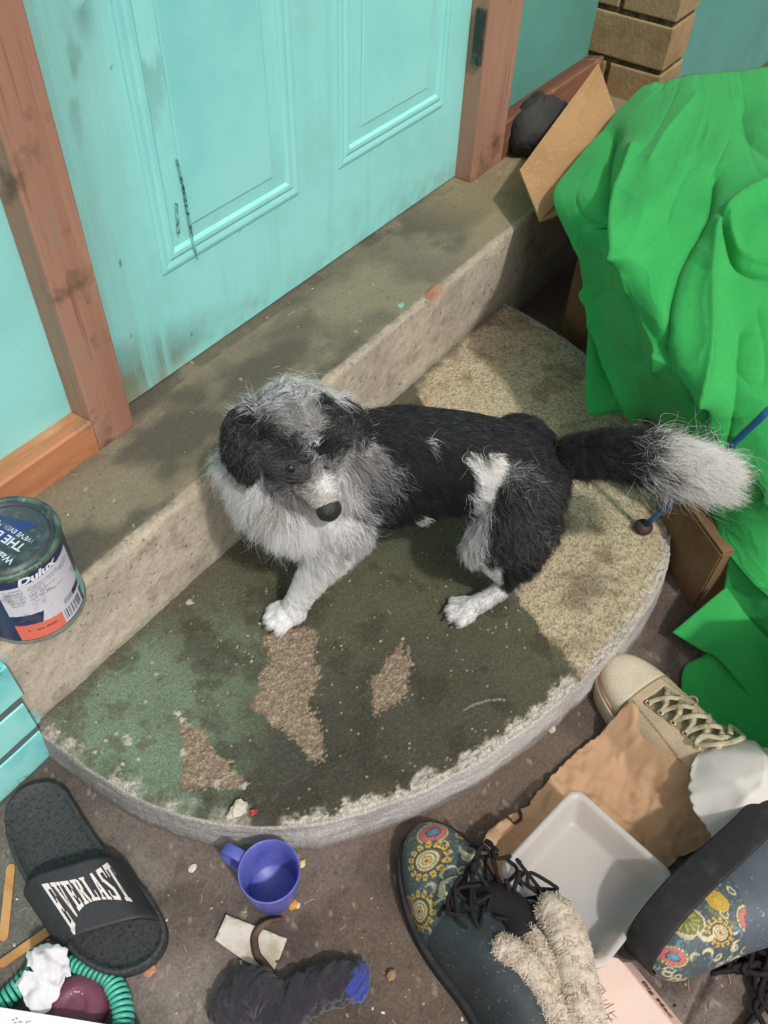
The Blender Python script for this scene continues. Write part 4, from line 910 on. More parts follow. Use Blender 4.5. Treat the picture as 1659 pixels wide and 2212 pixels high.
# ---------------------------------------------------------------- paint can on the sill
def paint_can():
    c = np.array([-.272, -.151, SILL_Z + .0015]); R = .0505; Hh = .108
    root = empty('paint_can', c)
    na, nz = 420, 130
    th = np.linspace(-math.pi, math.pi, na, endpoint=False); z = np.linspace(0, .1005, nz)
    A, Z = np.meshgrid(np.degrees(th), z, indexing='ij')
    rr = R + np.where(Z < .004, .0012 * np.cos(Z / .004 * math.pi / 2), 0)
    n = fbm(A * .15, Z * 300, 3)
    navy = np.array(lin(44, 52, 88)); wht = np.array(lin(208, 206, 214)); org = np.array(lin(226, 116, 96)); tq = np.array(lin(128, 186, 176)); met = np.array(lin(110, 116, 108)); gry = np.array(lin(160, 160, 170)); blk = np.array(lin(60, 60, 74))
    col = np.empty(A.shape + (3,)); col[:] = navy
    lab = (A > -141) & (A < -47)
    # white label face with a slanted lower border
    low = np.where(A < -112, .0465 - (A + 141) * .0001, .0440 - (A + 112) * .00018)
    col[lab & (Z < .0883) & (Z > low)] = wht
    col[(A > -110 + (Z - .03) * 350) & lab & (Z < .0883) & (Z > .026)] = wht
    col[(A > -141) & (A < -88.5) & (Z < .0305 - (A + 141) * .00009) & (Z > .005)] = org
    bar = (A >= -88.5) & (A < -54) & (Z < .0275) & (Z > .006); col[bar] = wht
    stripes = (np.sin(A * 5.1) + np.sin(A * 3.3 + 1) + np.sin(A * 8.7 + 2)) > .15
    col[bar & (A > -86) & (A < -57) & (Z < .0245) & (Z > .0095) & stripes] = blk
    dg = (A > -82) & (A < -47) & (Z > .0275 + (A + 82) * .00002) & (Z < .0375) & (Z > .030); col[dg & (A > -66)] = navy; col[dg & (A <= -66)] = gry
    # lines of fine print, too small to read
    for k, (zz, a0, a1) in enumerate([(.0835, -136, -118), (.0808, -136, -117), (.078, -136, -117), (.0752, -136, -118), (.0724, -136, -116), (.0696, -135, -117), (.0668, -134, -118), (.064, -134, -119), (.0612, -133, -121), (.0825, -112, -72), (.0788, -112, -66), (.0752, -113, -92), (.0724, -113, -80), (.0696, -113, -94), (.0668, -113, -90), (.064, -113, -86), (.0605, -113, -97), (.057, -106, -98), (.054, -104, -99), (.0625, -88, -70)]):
        m = (np.abs(Z - zz) < .00075) & (A > a0) & (A < a1) & (vnoise(A * 1.7, np.full_like(A, k * 7.3), 4) > .34); col[m] = col[m] * .42 + blk * .42
    sm = ((A > -50 + (n - .5) * 10) & (A < -8)) & (Z < .040 + (n - .5) * .02); col[sm] = tq               # dried paint down the seam
    col[Z < .0042] = met * (.7 + .6 * n[Z < .0042][:, None])
    drt = sstep(.6, .75, fbm(A * .06, Z * 90, 12))[..., None] * .4; col = col * (1 - drt) + np.array(lin(92, 96, 92)) * drt
    X = c[0] + rr * np.cos(np.radians(A)); Y = c[1] + rr * np.sin(np.radians(A))
    me = mesh_np(np.stack([X, Y, c[2] + Z], -1).reshape(-1, 3), grid_faces(na, nz, True), col.reshape(-1, 3))
    link('body', me, mat('printed tin', navy, .38, attr='tint', spec=.5, bump=(60, .05)), root, True)
    v, f = lathe([(0, 0), (R, 0)], 64, c); link('base', mesh_pd(v, f), mat('tin grey', lin(120, 122, 118), .4, metal=.6), root)
    # pressed lid: raised bead, channel, sunken centre
    mlid = mat('dusty dark lid', lin(58, 66, 72), .45, [(40, lin(96, 104, 98), .5, .7), (140, lin(84, 110, 98), .6, .68)], bump=(60, .2), spec=.5)
    mrim = mat('paint smeared rim', lin(92, 112, 100), .4, [(50, lin(60, 76, 72), .45, .6), (120, lin(150, 172, 156), .6, .68)], bump=(200, .4), spec=.5, metal=.2)
    v, f = lathe([(R, .0985), (R + .0016, .1005), (R + .0020, .1035), (R + .0014, .1062), (R - .0008, .1075), (R - .003, .1066), (R - .0042, .104)], 96, c); link('rim', mesh_pd(v, f), mrim, root, True)
    lid = link('lid', mesh_pd(*lathe([(R - .0042, .104), (R - .0055, .1015), (R - .0075, .1012), (R - .0088, .1035), (R - .0105, .1048), (R - .0130, .1040), (R - .0145, .1025), (.001, .1028), (0, .1028)], 96, c)), mlid, root, True)
    # printing on the lid, reading from the far side
    ez = .1028 + c[2] + .0004
    def on_lid(txt, size, bold, ox, oy, m, rot, name):
        v, f = text_vf(txt, size, bold); ca, sa = math.cos(rot), math.sin(rot)
        P = [(c[0] + ca * (q[0] + ox) - sa * (q[1] + oy), c[1] + sa * (q[0] + ox) + ca * (q[1] + oy), ez) for q in v]
        link(name, mesh_pd(P, f), m, lid)
    # text axis: from the pixel where THE starts towards where BEST ends
    a = pz(56, 1180, ez); b = pz(0, 1147, ez); d = b - a; rot = math.atan2(d[1], d[0]); ca, sa = math.cos(rot), math.sin(rot)
    rel = a - c; ox = rel[0] * ca + rel[1] * sa; oy = -rel[0] * sa + rel[1] * ca
    mt = mat('white lid print', lin(196, 204, 214), .5, [(60, lin(120, 128, 136), .5, .62)])
    mb = mat('blue lid panel', lin(44, 62, 116), .45, [(30, lin(56, 70, 84), .5, .65)])
    qs = [(ox + .010, oy - .026), (ox + .075, oy - .026), (ox + .075, oy + .022), (ox + .030, oy + .022)]
    qs = [(x, y) for x, y in qs]; P = []
    for x, y in qs:
        l = math.hypot(x, y); s = min(1, .0345 / l); P.append((c[0] + ca * x * s - sa * y * s, c[1] + sa * x * s + ca * y * s, ez - .0003))
    link('panel', mesh_pd(P, [(0, 1, 2, 3)]), mb, lid)
    on_lid('THE BEST', .0135, .00035, ox, oy - .001, mt, rot, 'lettering')
    on_lid("WE'VE EVER MADE", .0072, .0001, ox - .002, oy - .0095, mt, rot, 'lettering')
    on_lid('Wash', .010, .0002, ox - .004, oy + .0165, mt, rot, 'lettering')
    # brand word on the navy band, bent round the tin
    def on_can(txt, size, bold, shear, a0, z0, m, width):
        v, f = text_vf(txt, size, bold, shear); v[:, 0] -= v[:, 0].min(); v[:, 0] *= width / v[:, 0].max()
        Rr = R + .0004; P = []
        for q in v:
            t = math.radians(a0) + q[0] / Rr; P.append((c[0] + Rr * math.cos(t), c[1] + Rr * math.sin(t), c[2] + z0 + q[1]))
        link('lettering', mesh_pd(P, f), m, root)
    on_can('Dulux', .0125, .00055, .22, -118.5, .0897, mat('white can print', lin(226, 226, 236), .4), .0425)
    on_can('low sheen', .0050, .00008, 0, -120, .0175, mat('black can print', lin(84, 60, 62), .5), .0195)
    on_can('L', .0050, .0001, 0, -129, .0190, mat('black can print', lin(84, 60, 62), .5), .0024)
    return tag(root, 'small tin of paint with navy and white label on the sill', 'paint can')
paint_can()

# ---------------------------------------------------------------- black slide sandal
def slide_sandal():
    T = .024
    O = [(7, 1774), (12, 1740), (29, 1716), (50, 1698), (75, 1689), (103, 1685), (128, 1693), (146, 1709), (160, 1732), (187, 1774), (222, 1826), (262, 1868), (300, 1905), (335, 1950), (355, 1990), (358, 2020), (346, 2054), (312, 2086), (264, 2103), (216, 2098), (163, 2067), (120, 2019), (94, 1975), (60, 1918), (31, 1863), (14, 1815)]
    O = np.array([pz(x, y, T)[:2] for x, y in O]); O = catmull(np.vstack([O, O[:1]]), 5)[:-1]
    root = empty('slide_sandal', (*O.mean(0), 0)); cen = O.mean(0); n = len(O)
    def ring(k, z): return [(cen[0] + (p[0] - cen[0]) * k, cen[1] + (p[1] - cen[1]) * k, z) for p in O]
    def inset(d, z):
        tn = np.roll(O, -1, 0) - np.roll(O, 1, 0); nn = np.stack([-tn[:, 1], tn[:, 0]], 1); nn /= np.linalg.norm(nn, axis=1, keepdims=True)
        if ((cen - O) * nn).sum() < 0: nn = -nn
        q = O + nn * d; return [(x, y, z) for x, y in q]
    rings = [inset(.002, .002), inset(0, .006), inset(.0006, .012), inset(0, .014), inset(.0004, T - .002), inset(.002, T), inset(.0045, T - .0005), inset(.0065, T - .0035), inset(.012, T - .005)]
    V = [p for r in rings for p in r]; F = [(i * n + k, i * n + (k + 1) % n, (i + 1) * n + (k + 1) % n, (i + 1) * n + k) for i in range(len(rings) - 1) for k in range(n)]
    F.append(tuple((len(rings) - 1) * n + k for k in range(n))); F.append(tuple(range(n - 1, -1, -1)))
    m_eva = mat('worn black foam', lin(58, 61, 63), .62, [(14, lin(64, 66, 66), .45, .65), (55, lin(84, 82, 78), .6, .74), (260, lin(40, 42, 44), .5, .6)], bump=(420, .5), spec=.35)
    m_strap = mat('black strap', lin(44, 45, 48), .55, [(18, lin(56, 57, 60), .45, .65), (120, lin(76, 74, 72), .66, .74)], bump=(300, .3), spec=.4)
    link('sole', mesh_pd(V, F), m_eva, root, True)
    # strap: an arch over the foot between the sole's two edges
    rl, rr_, fl, fr = [pz(x, y, .014) for x, y in ((56, 1930), (272, 1868), (136, 2050), (350, 1990))]
    def S(u, v, off=0.0):
        """u 0..1 across, v 0..1 from the rear edge to the front edge"""
        u = np.asarray(u, float); v = np.asarray(v, float)
        a = rl[None] * (1 - v[..., None]) + fl[None] * v[..., None] if u.ndim == 1 else rl * (1 - v[..., None]) + fl * v[..., None]
        b = rr_ * (1 - v[..., None]) + fr * v[..., None]
        base = a * (1 - u[..., None]) + b * u[..., None]
        hgt = (.040 - .010 * v) * (1 - np.abs(2 * u - 1) ** 5.0) + off
        base = base.copy(); base[..., 2] += hgt; return base
    U, Vv = np.meshgrid(np.linspace(0, 1, 60), np.linspace(0, 1, 24), indexing='ij'); P = S(U, Vv)
    v, f = solidify_sheet(P, .005); st = link('strap', mesh_np(v, f), m_strap, root, True)
    # lettering, bowed: tall at both ends, slab serifs
    G = {'E': [(.0, .87, .9, 1), (0, 0, .9, .13), (.14, 0, .44, 1), (.4, .44, .72, .57), (.77, .68, .9, .9), (.77, .1, .9, .32), (.62, .36, .73, .65)],
         'V': [(0, .9, .55, 1), (.6, .9, 1, 1), [(.1, 1), (.42, 1), (.66, 0), (.44, 0)], [(.74, 1), (.9, 1), (.62, 0), (.5, 0)]],
         'R': [(0, .88, .75, 1), (.14, 0, .44, 1), (.6, .55, .88, .95), (.4, .46, .76, .57), [(.46, .5), (.7, .5), (.98, 0), (.7, 0)], (0, 0, .56, .1)],
         'L': [(.14, 0, .44, 1), (0, 0, .9, .13), (.77, .1, .9, .4), (0, .9, .58, 1)],
         'A': [[(.34, 1), (.56, 1), (.26, 0), (.12, 0)], [(.4, 1), (.64, 1), (.92, 0), (.6, 0)], (.28, .27, .66, .38), (0, 0, .4, .1), (.52, 0, 1, .1)],
         'S': [(.12, .87, .84, 1), (.06, .6, .36, .93), [(.06, .66), (.36, .70), (.92, .36), (.62, .30)], (.62, .07, .92, .40), (.12, 0, .84, .13), (.74, .68, .87, .9), (.06, .1, .19, .32)],
         'T': [(.35, 0, .65, 1), (.02, .87, .98, 1), (.02, .68, .15, .9), (.85, .68, .98, .9), (.2, 0, .8, .1)]}
    word = 'EVERLAST'; V = []; F = []; lift = 0
    for i, ch in enumerate(word):
        for q in G[ch]:
            quad = [(q[0], q[1]), (q[2], q[1]), (q[2], q[3]), (q[0], q[3])] if isinstance(q, tuple) else [q[3], q[2], q[1], q[0]]
            quad = np.array(quad); lift += .000012; k0 = len(V); m = 5
            for a_ in np.linspace(0, 1, m):
                for b_ in np.linspace(0, 1, m):
                    p = (quad[0] * (1 - a_) + quad[1] * a_) * (1 - b_) + (quad[3] * (1 - a_) + quad[2] * a_) * b_
                    xx = (i + p[0] * .93) / 8.0; e = (2 * xx - 1) ** 2
                    top, bot = .24 - .17 * e * (.5 + .5 * xx) , .62 + .36 * e * (1.15 - .75 * xx)
                    vv = bot + (top - bot) * p[1]; uu = .185 + .690 * xx
                    V.append(S(np.array([uu]), np.array([np.clip(vv, 0.01, .99)]), .0029 + lift)[0])
            for a_ in range(m - 1):
                for b_ in range(m - 1): F.append((k0 + a_ * m + b_, k0 + (a_ + 1) * m + b_, k0 + (a_ + 1) * m + b_ + 1, k0 + a_ * m + b_ + 1))
    k0 = len(V); dots = [(.895 + .008 * math.cos(t), .76 + .030 * math.sin(t)) for t in np.linspace(0, 6.283, 12, endpoint=False)]
    for uu, vv in dots: V.append(S(np.array([uu]), np.array([vv]), .003)[0])
    F.append(tuple(range(k0, k0 + 12)))
    link('lettering', mesh_pd(V, F), mat('white print', lin(214, 206, 200), .5, [(60, lin(168, 152, 142), .52, .66)], spec=.3), st)
    return tag(root, 'black foam slide sandal with white lettering on its strap', 'sandal')
slide_sandal()

# ---------------------------------------------------------------- blue plastic cup
def plastic_cup():
    c = np.array([-.3030, -.4858, .001]); root = empty('plastic_cup', c)
    mb = mat('blue plastic', lin(100, 104, 180), .42, [(30, lin(80, 86, 166), .45, .65), (160, lin(110, 112, 160), .66, .74)], spec=.5, subsurf=.05)
    prof = [(0, .0015), (.022, 0), (.0245, .001), (.0255, .004), (.029, .040), (.0308, .058), (.0312, .0595), (.0310, .0608), (.0302, .0610), (.0293, .0600), (.0275, .040), (.0243, .006), (.023, .0042), (.019, .0036), (.0185, .0030), (0, .0030)]
    link('body', mesh_pd(*lathe(prof, 72, c)), mb, root, True)
    p = pz(487, 1832, .054) - c; az = math.atan2(p[1], p[0]); d = np.array([math.cos(az), math.sin(az), 0]); s = np.array([-d[1], d[0], 0])
    path = catmull([c + d * .029 + (0, 0, .054), c + d * .042 + (0, 0, .0555), c + d * .053 + (0, 0, .052), c + d * .056 + (0, 0, .040), c + d * .050 + (0, 0, .024), c + d * .040 + (0, 0, .016), c + d * .026 + (0, 0, .014)], 6)
    V = []; n = len(path); T = np.gradient(path, axis=0)
    for i in range(n):
        t = _n(T[i]); nn = _n(np.cross(t, s))
        for a, b in ((-.006, -.0016), (-.005, -.002), (.005, -.002), (.006, -.0016), (.006, .0016), (.005, .002), (-.005, .002), (-.006, .0016)): V.append(path[i] + s * a + nn * b)
    F = [(i * 8 + k, i * 8 + (k + 1) % 8, (i + 1) * 8 + (k + 1) % 8, (i + 1) * 8 + k) for i in range(n - 1) for k in range(8)]
    link('handle', mesh_pd(V, F), mb, root, True)
    return tag(root, 'empty blue plastic cup standing by the rim of the step', 'cup')
plastic_cup()

# ---------------------------------------------------------------- flat scraps
def bumpz(seed, amp, base=.0012, sc=60):
    return lambda x, y: np.stack([x, y, base + amp * fbm(x * sc, y * sc, seed)], -1)
def gp(L, z=0.0): return [tuple(pz(x, y, z)[:2]) for x, y in L]
k3 = lambda L: [(398.1 + x * .26, 1758.5 + y * .26) for x, y in L]
m_scrap = mat('stained white paper', lin(206, 196, 186), .8, [(26, lin(176, 162, 138), .45, .62), (120, lin(120, 104, 88), .66, .72)], bump=(60, .3), spec=.15)
tag(poly_sheet('paper_scrap', gp(k3([(352, 845), (600, 940), (625, 955), (690, 975), (800, 1025), (830, 1030), (855, 1045), (790, 1215), (755, 1225), (770, 1255), (748, 1305), (700, 1300), (630, 1290), (490, 1220), (320, 1100), (260, 1055)])), .0006, bumpz(4, .004, .0015, 45), m_scrap), 'torn stained white paper scrap on the dirty floor below the blue cup', 'paper')
P = catmull([g(*q, .006) for q in k3([(820, 870), (720, 890), (640, 930), (585, 1000), (582, 1080), (610, 1180), (680, 1260), (745, 1330)])], 6)
tn = np.gradient(P, axis=0); nn = np.stack([-tn[:, 1], tn[:, 0], 0 * tn[:, 0]], 1); nn /= np.linalg.norm(nn, axis=1, keepdims=True)
wv = .0080 * np.sin(np.linspace(.35, 2.75, len(P))) ** .6; G_ = np.stack([P - nn * wv[:, None] * .5 - (0, 0, .001), P + (0, 0, .0025) - nn * 0, P + nn * wv[:, None] * .5 - (0, 0, .001)], 1)
G_[..., 2] += .002 * np.sin(np.linspace(0, 9, len(P)))[:, None]
v, f = solidify_sheet(G_, .0008)
tag(link('dry_leaf', mesh_np(v, f), mat('brown dry leaf', lin(98, 76, 62), .8, [(60, lin(74, 58, 48), .45, .6)], bump=(120, .4)), smooth=True), 'curled brown dry leaf strip lying across the torn paper', 'leaf')
m_stick = mat('wooden stick', lin(196, 148, 96), .7, [(40, lin(176, 126, 78), .45, .6, (1, .1, 1))], bump=(160, .3), spec=.2)
def lolly_stick(a, b, w, z, label):
    A, B = np.array(pz(*a, z)), np.array(pz(*b, z)); d = _n(B - A); s = np.array([-d[1], d[0], 0]); out = []
    for t in np.linspace(-math.pi / 2, math.pi / 2, 9): out.append(B + d * w * math.cos(t) + s * w * math.sin(t))
    for t in np.linspace(math.pi / 2, 1.5 * math.pi, 9): out.append(A + d * w * math.cos(t) + s * w * math.sin(t))
    v = [tuple(p) for p in out] + [(p[0], p[1], p[2] + .0020) for p in out]; n = len(out)
    f = [tuple(range(n, 2 * n)), tuple(range(n - 1, -1, -1))] + [(i, (i + 1) % n, (i + 1) % n + n, i + n) for i in range(n)]
    return tag(link('lolly_stick', mesh_pd(v, f), m_stick), label, 'stick', 'ice lolly sticks on the floor')
lolly_stick((24, 1876), (9, 2024), .0044, .0012, 'flat wooden lolly stick lying free beside the sandal')
lolly_stick((118, 2003), (8, 2080), .0046, .0034, 'flat wooden lolly stick with one end under the sandal')

# crumpled tissue
def crumple(name, cpt, sx, sy, sz, seed, m, rot=0, nu=90, nv=64, sharp=.5, point=0):
    u = np.linspace(0, 2 * math.pi, nu, endpoint=False); w = np.linspace(-math.pi / 2, math.pi / 2, nv); U, Wd = np.meshgrid(u, w, indexing='ij')
    x, y, z = np.cos(U) * np.cos(Wd), np.sin(U) * np.cos(Wd), np.sin(Wd)
    r1 = 1 - np.abs(2 * fbm(x * 2.2 + z * 1.3 + seed, y * 2.2 - z * 1.7, seed, 3) - 1); r2 = 1 - np.abs(2 * fbm(x * 5 + z * 3, y * 5 + z * 2.2 + seed, seed + 5, 3) - 1)
    k = 1 + sharp * (r1 - .7) + sharp * .35 * (r2 - .7); X, Y, Z = sx * k * x, sy * k * y, sz * k * z
    if point: X = X * (1 - point * sstep(0, 1, -Y / sy))
    ca, sa = math.cos(rot), math.sin(rot); Q = np.stack([cpt[0] + ca * X - sa * Y, cpt[1] + sa * X + ca * Y, np.maximum(cpt[2] + Z, .0012)], -1)
    return link(name, mesh_np(Q.reshape(-1, 3), grid_faces(nu, nv, True)), m, smooth=True)
m_tis = mat('white tissue', lin(232, 230, 232), .9, [(20, lin(214, 212, 216), .45, .65)], bump=(90, .6), spec=.1, trans=.25)
def folded_sheet(name, O, peak, zfun, m, folds, parent=None, cell=.0022, seed=1, amp=.004, jag=.0008):
    """thin sheet crumpled into a low mound: outline in pixels (at height peak), sharp straight folds, thin edge"""
    O = np.array(gp(O, peak)); r = np.random.default_rng(seed); O2 = []
    for i in range(len(O)):
        a_, b_ = O[i], O[(i + 1) % len(O)]; n = max(2, int(np.linalg.norm(b_ - a_) / .003))
        for t in np.arange(n) / n: O2.append(tuple(a_ + (b_ - a_) * t + r.normal(0, jag, 2)))
    cen = O.mean(0); size = np.abs(O - cen).max()
    dirs = [(r.uniform(0, math.pi), r.uniform(-1, 1) * size * .7, r.uniform(.5, 1) * (1 if r.random() < .5 else -1), r.uniform(.10, .30) * size, r.uniform(-1, 1) * size, r.uniform(.5, 1.1) * size) for _ in range(folds)]
    def lift(x, y):
        z = zfun(x, y)
        for an, off, k, w_, mid, ext in dirs:
            dx, dy = x - cen[0], y - cen[1]; d = dx * math.cos(an) + dy * math.sin(an) - off + .12 * size * (fbm(x * 40, y * 40, seed, 2) - .5); al = -dx * math.sin(an) + dy * math.cos(an) - mid
            z = z + amp * k * np.exp(-np.abs(d) / w_) * np.exp(-(al / ext) ** 2)
        return np.stack([x, y, np.maximum(z, .0015)], -1)
    return poly_sheet(name, O2, .0004, lift, m, parent, cell=cell)
def mound(px, z0, h, sx, sy=None):
    c_ = pz(*px, z0)[:2]; sy = sy or sx
    return lambda x, y: z0 + h * np.exp(-(((x - c_[0]) / sx) ** 2 + ((y - c_[1]) / sy) ** 2))
def tissue():
    o = folded_sheet('tissue', [(98, 2050), (112, 2043), (128, 2048), (140, 2047), (150, 2060), (152, 2085), (157, 2108), (146, 2112), (140, 2110), (136, 2125), (120, 2150), (100, 2170), (84, 2187), (62, 2180), (52, 2170), (44, 2150), (42, 2135), (26, 2126), (44, 2112), (62, 2104), (80, 2104), (70, 2094), (72, 2080), (66, 2074), (70, 2066), (84, 2068), (90, 2058)], .032, (lambda f1, f2: (lambda x, y: np.maximum(f1(x, y), f2(x, y))))(mound((116, 2078), .014, .034, .030), mound((84, 2140), .014, .022, .026)), m_tis, 26, seed=21, amp=.0070, cell=.0015)
    return tag(o, 'crumpled white tissue lying over the teal coiled cord', 'tissue')
tissue()
# coiled teal cord
def coil_cord():
    path = catmull([pz(-60, 2230, .010), pz(-10, 2180, .010), pz(30, 2142, .010), pz(75, 2098, .010), pz(120, 2080, .009), pz(158, 2083, .0085), pz(200, 2101, .0085), pz(238, 2119, .009), pz(258, 2152, .010), pz(266, 2190, .010), pz(266, 2225, .010), pz(262, 2270, .010)], 40)
    L = np.concatenate([[0], np.cumsum(np.linalg.norm(np.diff(path, axis=0), axis=1))]); n = int(L[-1] / .0052 * 14)
    s = np.linspace(0, L[-1], n); C_ = np.stack([np.interp(s, L, path[:, k]) for k in range(3)], 1)
    T = np.gradient(C_, axis=0); T /= np.linalg.norm(T, axis=1, keepdims=True); A = np.cross(T, [0, 0, 1.0]); A /= np.linalg.norm(A, axis=1, keepdims=True); B = np.cross(A, T)
    xs = np.interp(s, L, np.arange(len(path)) / 40.0); rad = np.interp(xs, [0, 3, 4.5, 6, 6.8, 7.3, 12], [.0078, .0075, .0062, .0042, .0050, .0082, .0086])
    ph = s / .0052 * 2 * math.pi
    Q = C_ + A * (rad * np.cos(ph))[:, None] + B * (rad * np.sin(ph))[:, None]; Q[:, 2] = np.maximum(Q[:, 2] , .0024)
    v, f = tube(Q, .00225, 7)
    return tag(link('coiled_cord', mesh_pd(v, f), mat('teal cord plastic', lin(84, 180, 158), .35, [(20, lin(70, 160, 140), .45, .65)], spec=.5), smooth=True), 'teal coiled plastic cord lying below the sandal', 'cord')
coil_cord()
def maroon_disc():
    c = np.array(pz(166, 2180, .0)); root = empty('maroon_disc', c)
    mm = mat('maroon plastic', lin(118, 66, 84), .5, [(30, lin(100, 54, 72), .45, .65)], bump=(120, .2), spec=.4)
    link('dome', mesh_pd(*lathe([(.030, 0), (.031, .003), (.030, .007), (.026, .011), (.020, .0135), (.013, .0145), (.012, .0130), (.006, .0125), (0, .0125)], 56, c)), mm, root, True)
    ml = mat('pale pink emblem', lin(196, 150, 160), .6); V = []; F = []
    for (x, y, w, h) in ((790, 900, 7, 16), (830, 925, 34, 9), (880, 905, 7, 18), (770, 945, 8, 10), (890, 945, 8, 10), (815, 910, 8, 8), (850, 910, 8, 8)):
        k = len(V)
        for dx, dy in ((-w, -h), (w, -h), (w, h), (-w, h)): V.append(pz((x + dx) * .2, 1957.5 + (y + dy) * .2, .0142 + .0002 * (k % 8 > 3)))
        F.append((k, k + 1, k + 2, k + 3))
    link('emblem', mesh_pd(V, F), ml, root)
    return tag(root, 'dull maroon plastic disc with a pale emblem inside the teal cord', 'disc')
maroon_disc()
def white_card():
    z = .030; P = [pz(x, y, z) for x, y in ((-60, 2166), (0, 2176), (110, 2193), (225, 2212), (300, 2224), (240, 2330), (-60, 2330))]
    v = [tuple(p) for p in P] + [(p[0], p[1], .002) for p in P]; n = len(P)
    o = link('white_carton', mesh_pd(v, [tuple(range(n)), tuple(range(2 * n - 1, n - 1, -1))] + [(i, i + n, (i + 1) % n + n, (i + 1) % n) for i in range(n)]), mat('white card', lin(228, 226, 224), .7, [(20, lin(214, 210, 208), .5, .7)], spec=.2))
    V = []; F = []; mr = random.Random(3)
    for x, y in ((28, 2203), (36, 2200), (33, 2209), (58, 2208), (64, 2206), (44, 2207)):
        k = len(V); w, h = mr.uniform(2, 4), mr.uniform(1.2, 2.4)
        for dx, dy in ((-w, -h), (w, -h + 1), (w, h), (-w, h)): V.append(pz(x + dx, y + dy, z + .0003))
        F.append((k, k + 1, k + 2, k + 3))
    link('print', mesh_pd(V, F), mat('grey print', lin(150, 146, 142), .7), o)
    return tag(o, 'plain white card carton in front of the maroon disc', 'carton')
white_card()
# dark socks, one rolled, one with a blue toe
def sock(name, label, pts, rad, flat, seed, toe=None):
    C_ = catmull(pts, 14); R_ = catmull([(r, 0, 0) for r in rad], 14)[:, 0]; nu = 56; u = np.linspace(0, 2 * math.pi, nu, endpoint=False); n = len(C_)
    T = np.gradient(C_, axis=0); T /= np.linalg.norm(T, axis=1, keepdims=True); A = np.cross(T, [0, 0, 1.0]); A /= np.linalg.norm(A, axis=1, keepdims=True); B = np.cross(A, T)
    P = np.empty((n, nu, 3))
    for i in range(n):
        t = i / (n - 1); k = 1 + .22 * (fbm(np.cos(u) * 1.6 + t * 6, np.sin(u) * 1.6 + t * 3, seed) - .5) + .16 * (fbm(np.cos(u) * 3 + t * 14, np.sin(u) * 3 - t * 9, seed + 8) - .5) - .18 * (1 - np.abs(2 * fbm(np.cos(u) * 1.4 + t * 9, np.sin(u) * 1.4 + t * 5, seed + 2, 2) - 1)) ** 7 + .10 * (1 - np.abs(2 * fbm(np.cos(u) * 2.4 - t * 12, np.sin(u) * 2.4 + t * 15, seed + 6, 2) - 1)) ** 5; e = math.sqrt(max(.0, 1 - (2 * max(0, .5 - t * 6)) ** 2)) if t < 1 / 12 else 1
        e *= math.sqrt(max(.0, 1 - (max(0, (t - .93) / .07)) ** 2)); e = max(e, .03)
        P[i] = C_[i] + A[i] * (np.cos(u) * R_[i] * k * e)[:, None] + B[i] * (np.sin(u) * R_[i] * flat * k * e)[:, None]
    P[..., 2] = np.maximum(P[..., 2], .0015 + .001 * np.sin(u)[None])
    c = np.empty((n, nu, 3)); c[:] = lin(52, 48, 54); q = fbm(np.arange(n)[:, None] * .25 + 0 * u[None], u[None] * 2 + 0 * np.arange(n)[:, None], seed + 3)[..., None]; c *= .75 + .5 * q
    if toe:
        m = (np.arange(n) / (n - 1) + .22 * (fbm(np.cos(u) * 2, np.sin(u) * 2, 3) - .5)[None] * 1 > toe) if False else ((np.arange(n) / (n - 1))[:, None] + .35 * (fbm(np.cos(u)[None] * 1.5 + np.arange(n)[:, None] * .05, np.sin(u)[None] * 1.5 + 0 * np.arange(n)[:, None], 3) - .5) > toe); c[m] = np.array(lin(58, 68, 140)) * (.8 + .4 * q[m])
    o = link(name, mesh_np(P.reshape(-1, 3), grid_faces(n, nu, False, True), c.reshape(-1, 3)), mat('dark knit', lin(50, 46, 50), .95, attr='tint', bump=(700, .8), spec=.1, sheen=.3, fine=(500, .25)), smooth=True)
    return tag(o, label, 'sock', 'dark socks')
sock('sock', 'dark bunched sock without blue beside the small wrapper', [pz(470, 2230, .014), pz(505, 2180, .018), pz(545, 2150, .020), pz(585, 2160, .018), pz(600, 2205, .014)], [.016, .022, .024, .020, .016], .72, 4)
sock('sock', 'dark long sock with a blue toe', [pz(560, 2240, .016), pz(615, 2185, .018), pz(670, 2145, .018), pz(725, 2125, .017), pz(772, 2120, .015), pz(796, 2122, .012)], [.020, .022, .021, .021, .019, .014], .72, 9, .74)

# ---------------------------------------------------------------- small litter
def chip_obj(name, label, cat, px, z, size, color, seed, group=None, flat=.5):
    r = np.random.default_rng(seed); bm = bmesh.new(); bmesh.ops.create_icosphere(bm, subdivisions=2, radius=1.0)
    p = pz(px[0], px[1], z); k = r.normal(0, 1, (6, 3))
    for v in bm.verts:
        q = np.array(v.co); s = 1 + .25 * sum(math.sin(3 * (q @ kk)) for kk in k) / 3
        v.co = Vector((p[0] + q[0] * size * s, p[1] + q[1] * size * s * .8, max(z + .0004, p[2] + size * flat * (1 + q[2] * s))))
    return tag(link(name, bm_mesh(bm), mat('chip ' + str(color), lin(*color), .75, [(200, tuple(.7 * c for c in lin(*color)), .5, .62)], bump=(300, .5)), smooth=False), label, cat, group)
chip_obj('plaster_lump', 'lump of crumbly white plaster on the rim of the step', 'plaster', (518, 1748), SLAB_Z + .001, .010, (200, 192, 176), 3)
chip_obj('plaster_lump', 'flat crumb of plaster beside the red bead on the rim', 'plaster', (500, 1762), SLAB_Z - .001, .006, (190, 180, 160), 5)
chip_obj('red_bead', 'small red bead lying by the plaster lump', 'bead', (548, 1757), SLAB_Z + .001, .0038, (196, 60, 64), 8, None, .8)
chip_obj('yellow_scrap', 'orange yellow scrap under the lower side of the blue cup', 'scrap', (634, 1955), 0, .006, (206, 150, 60), 2)
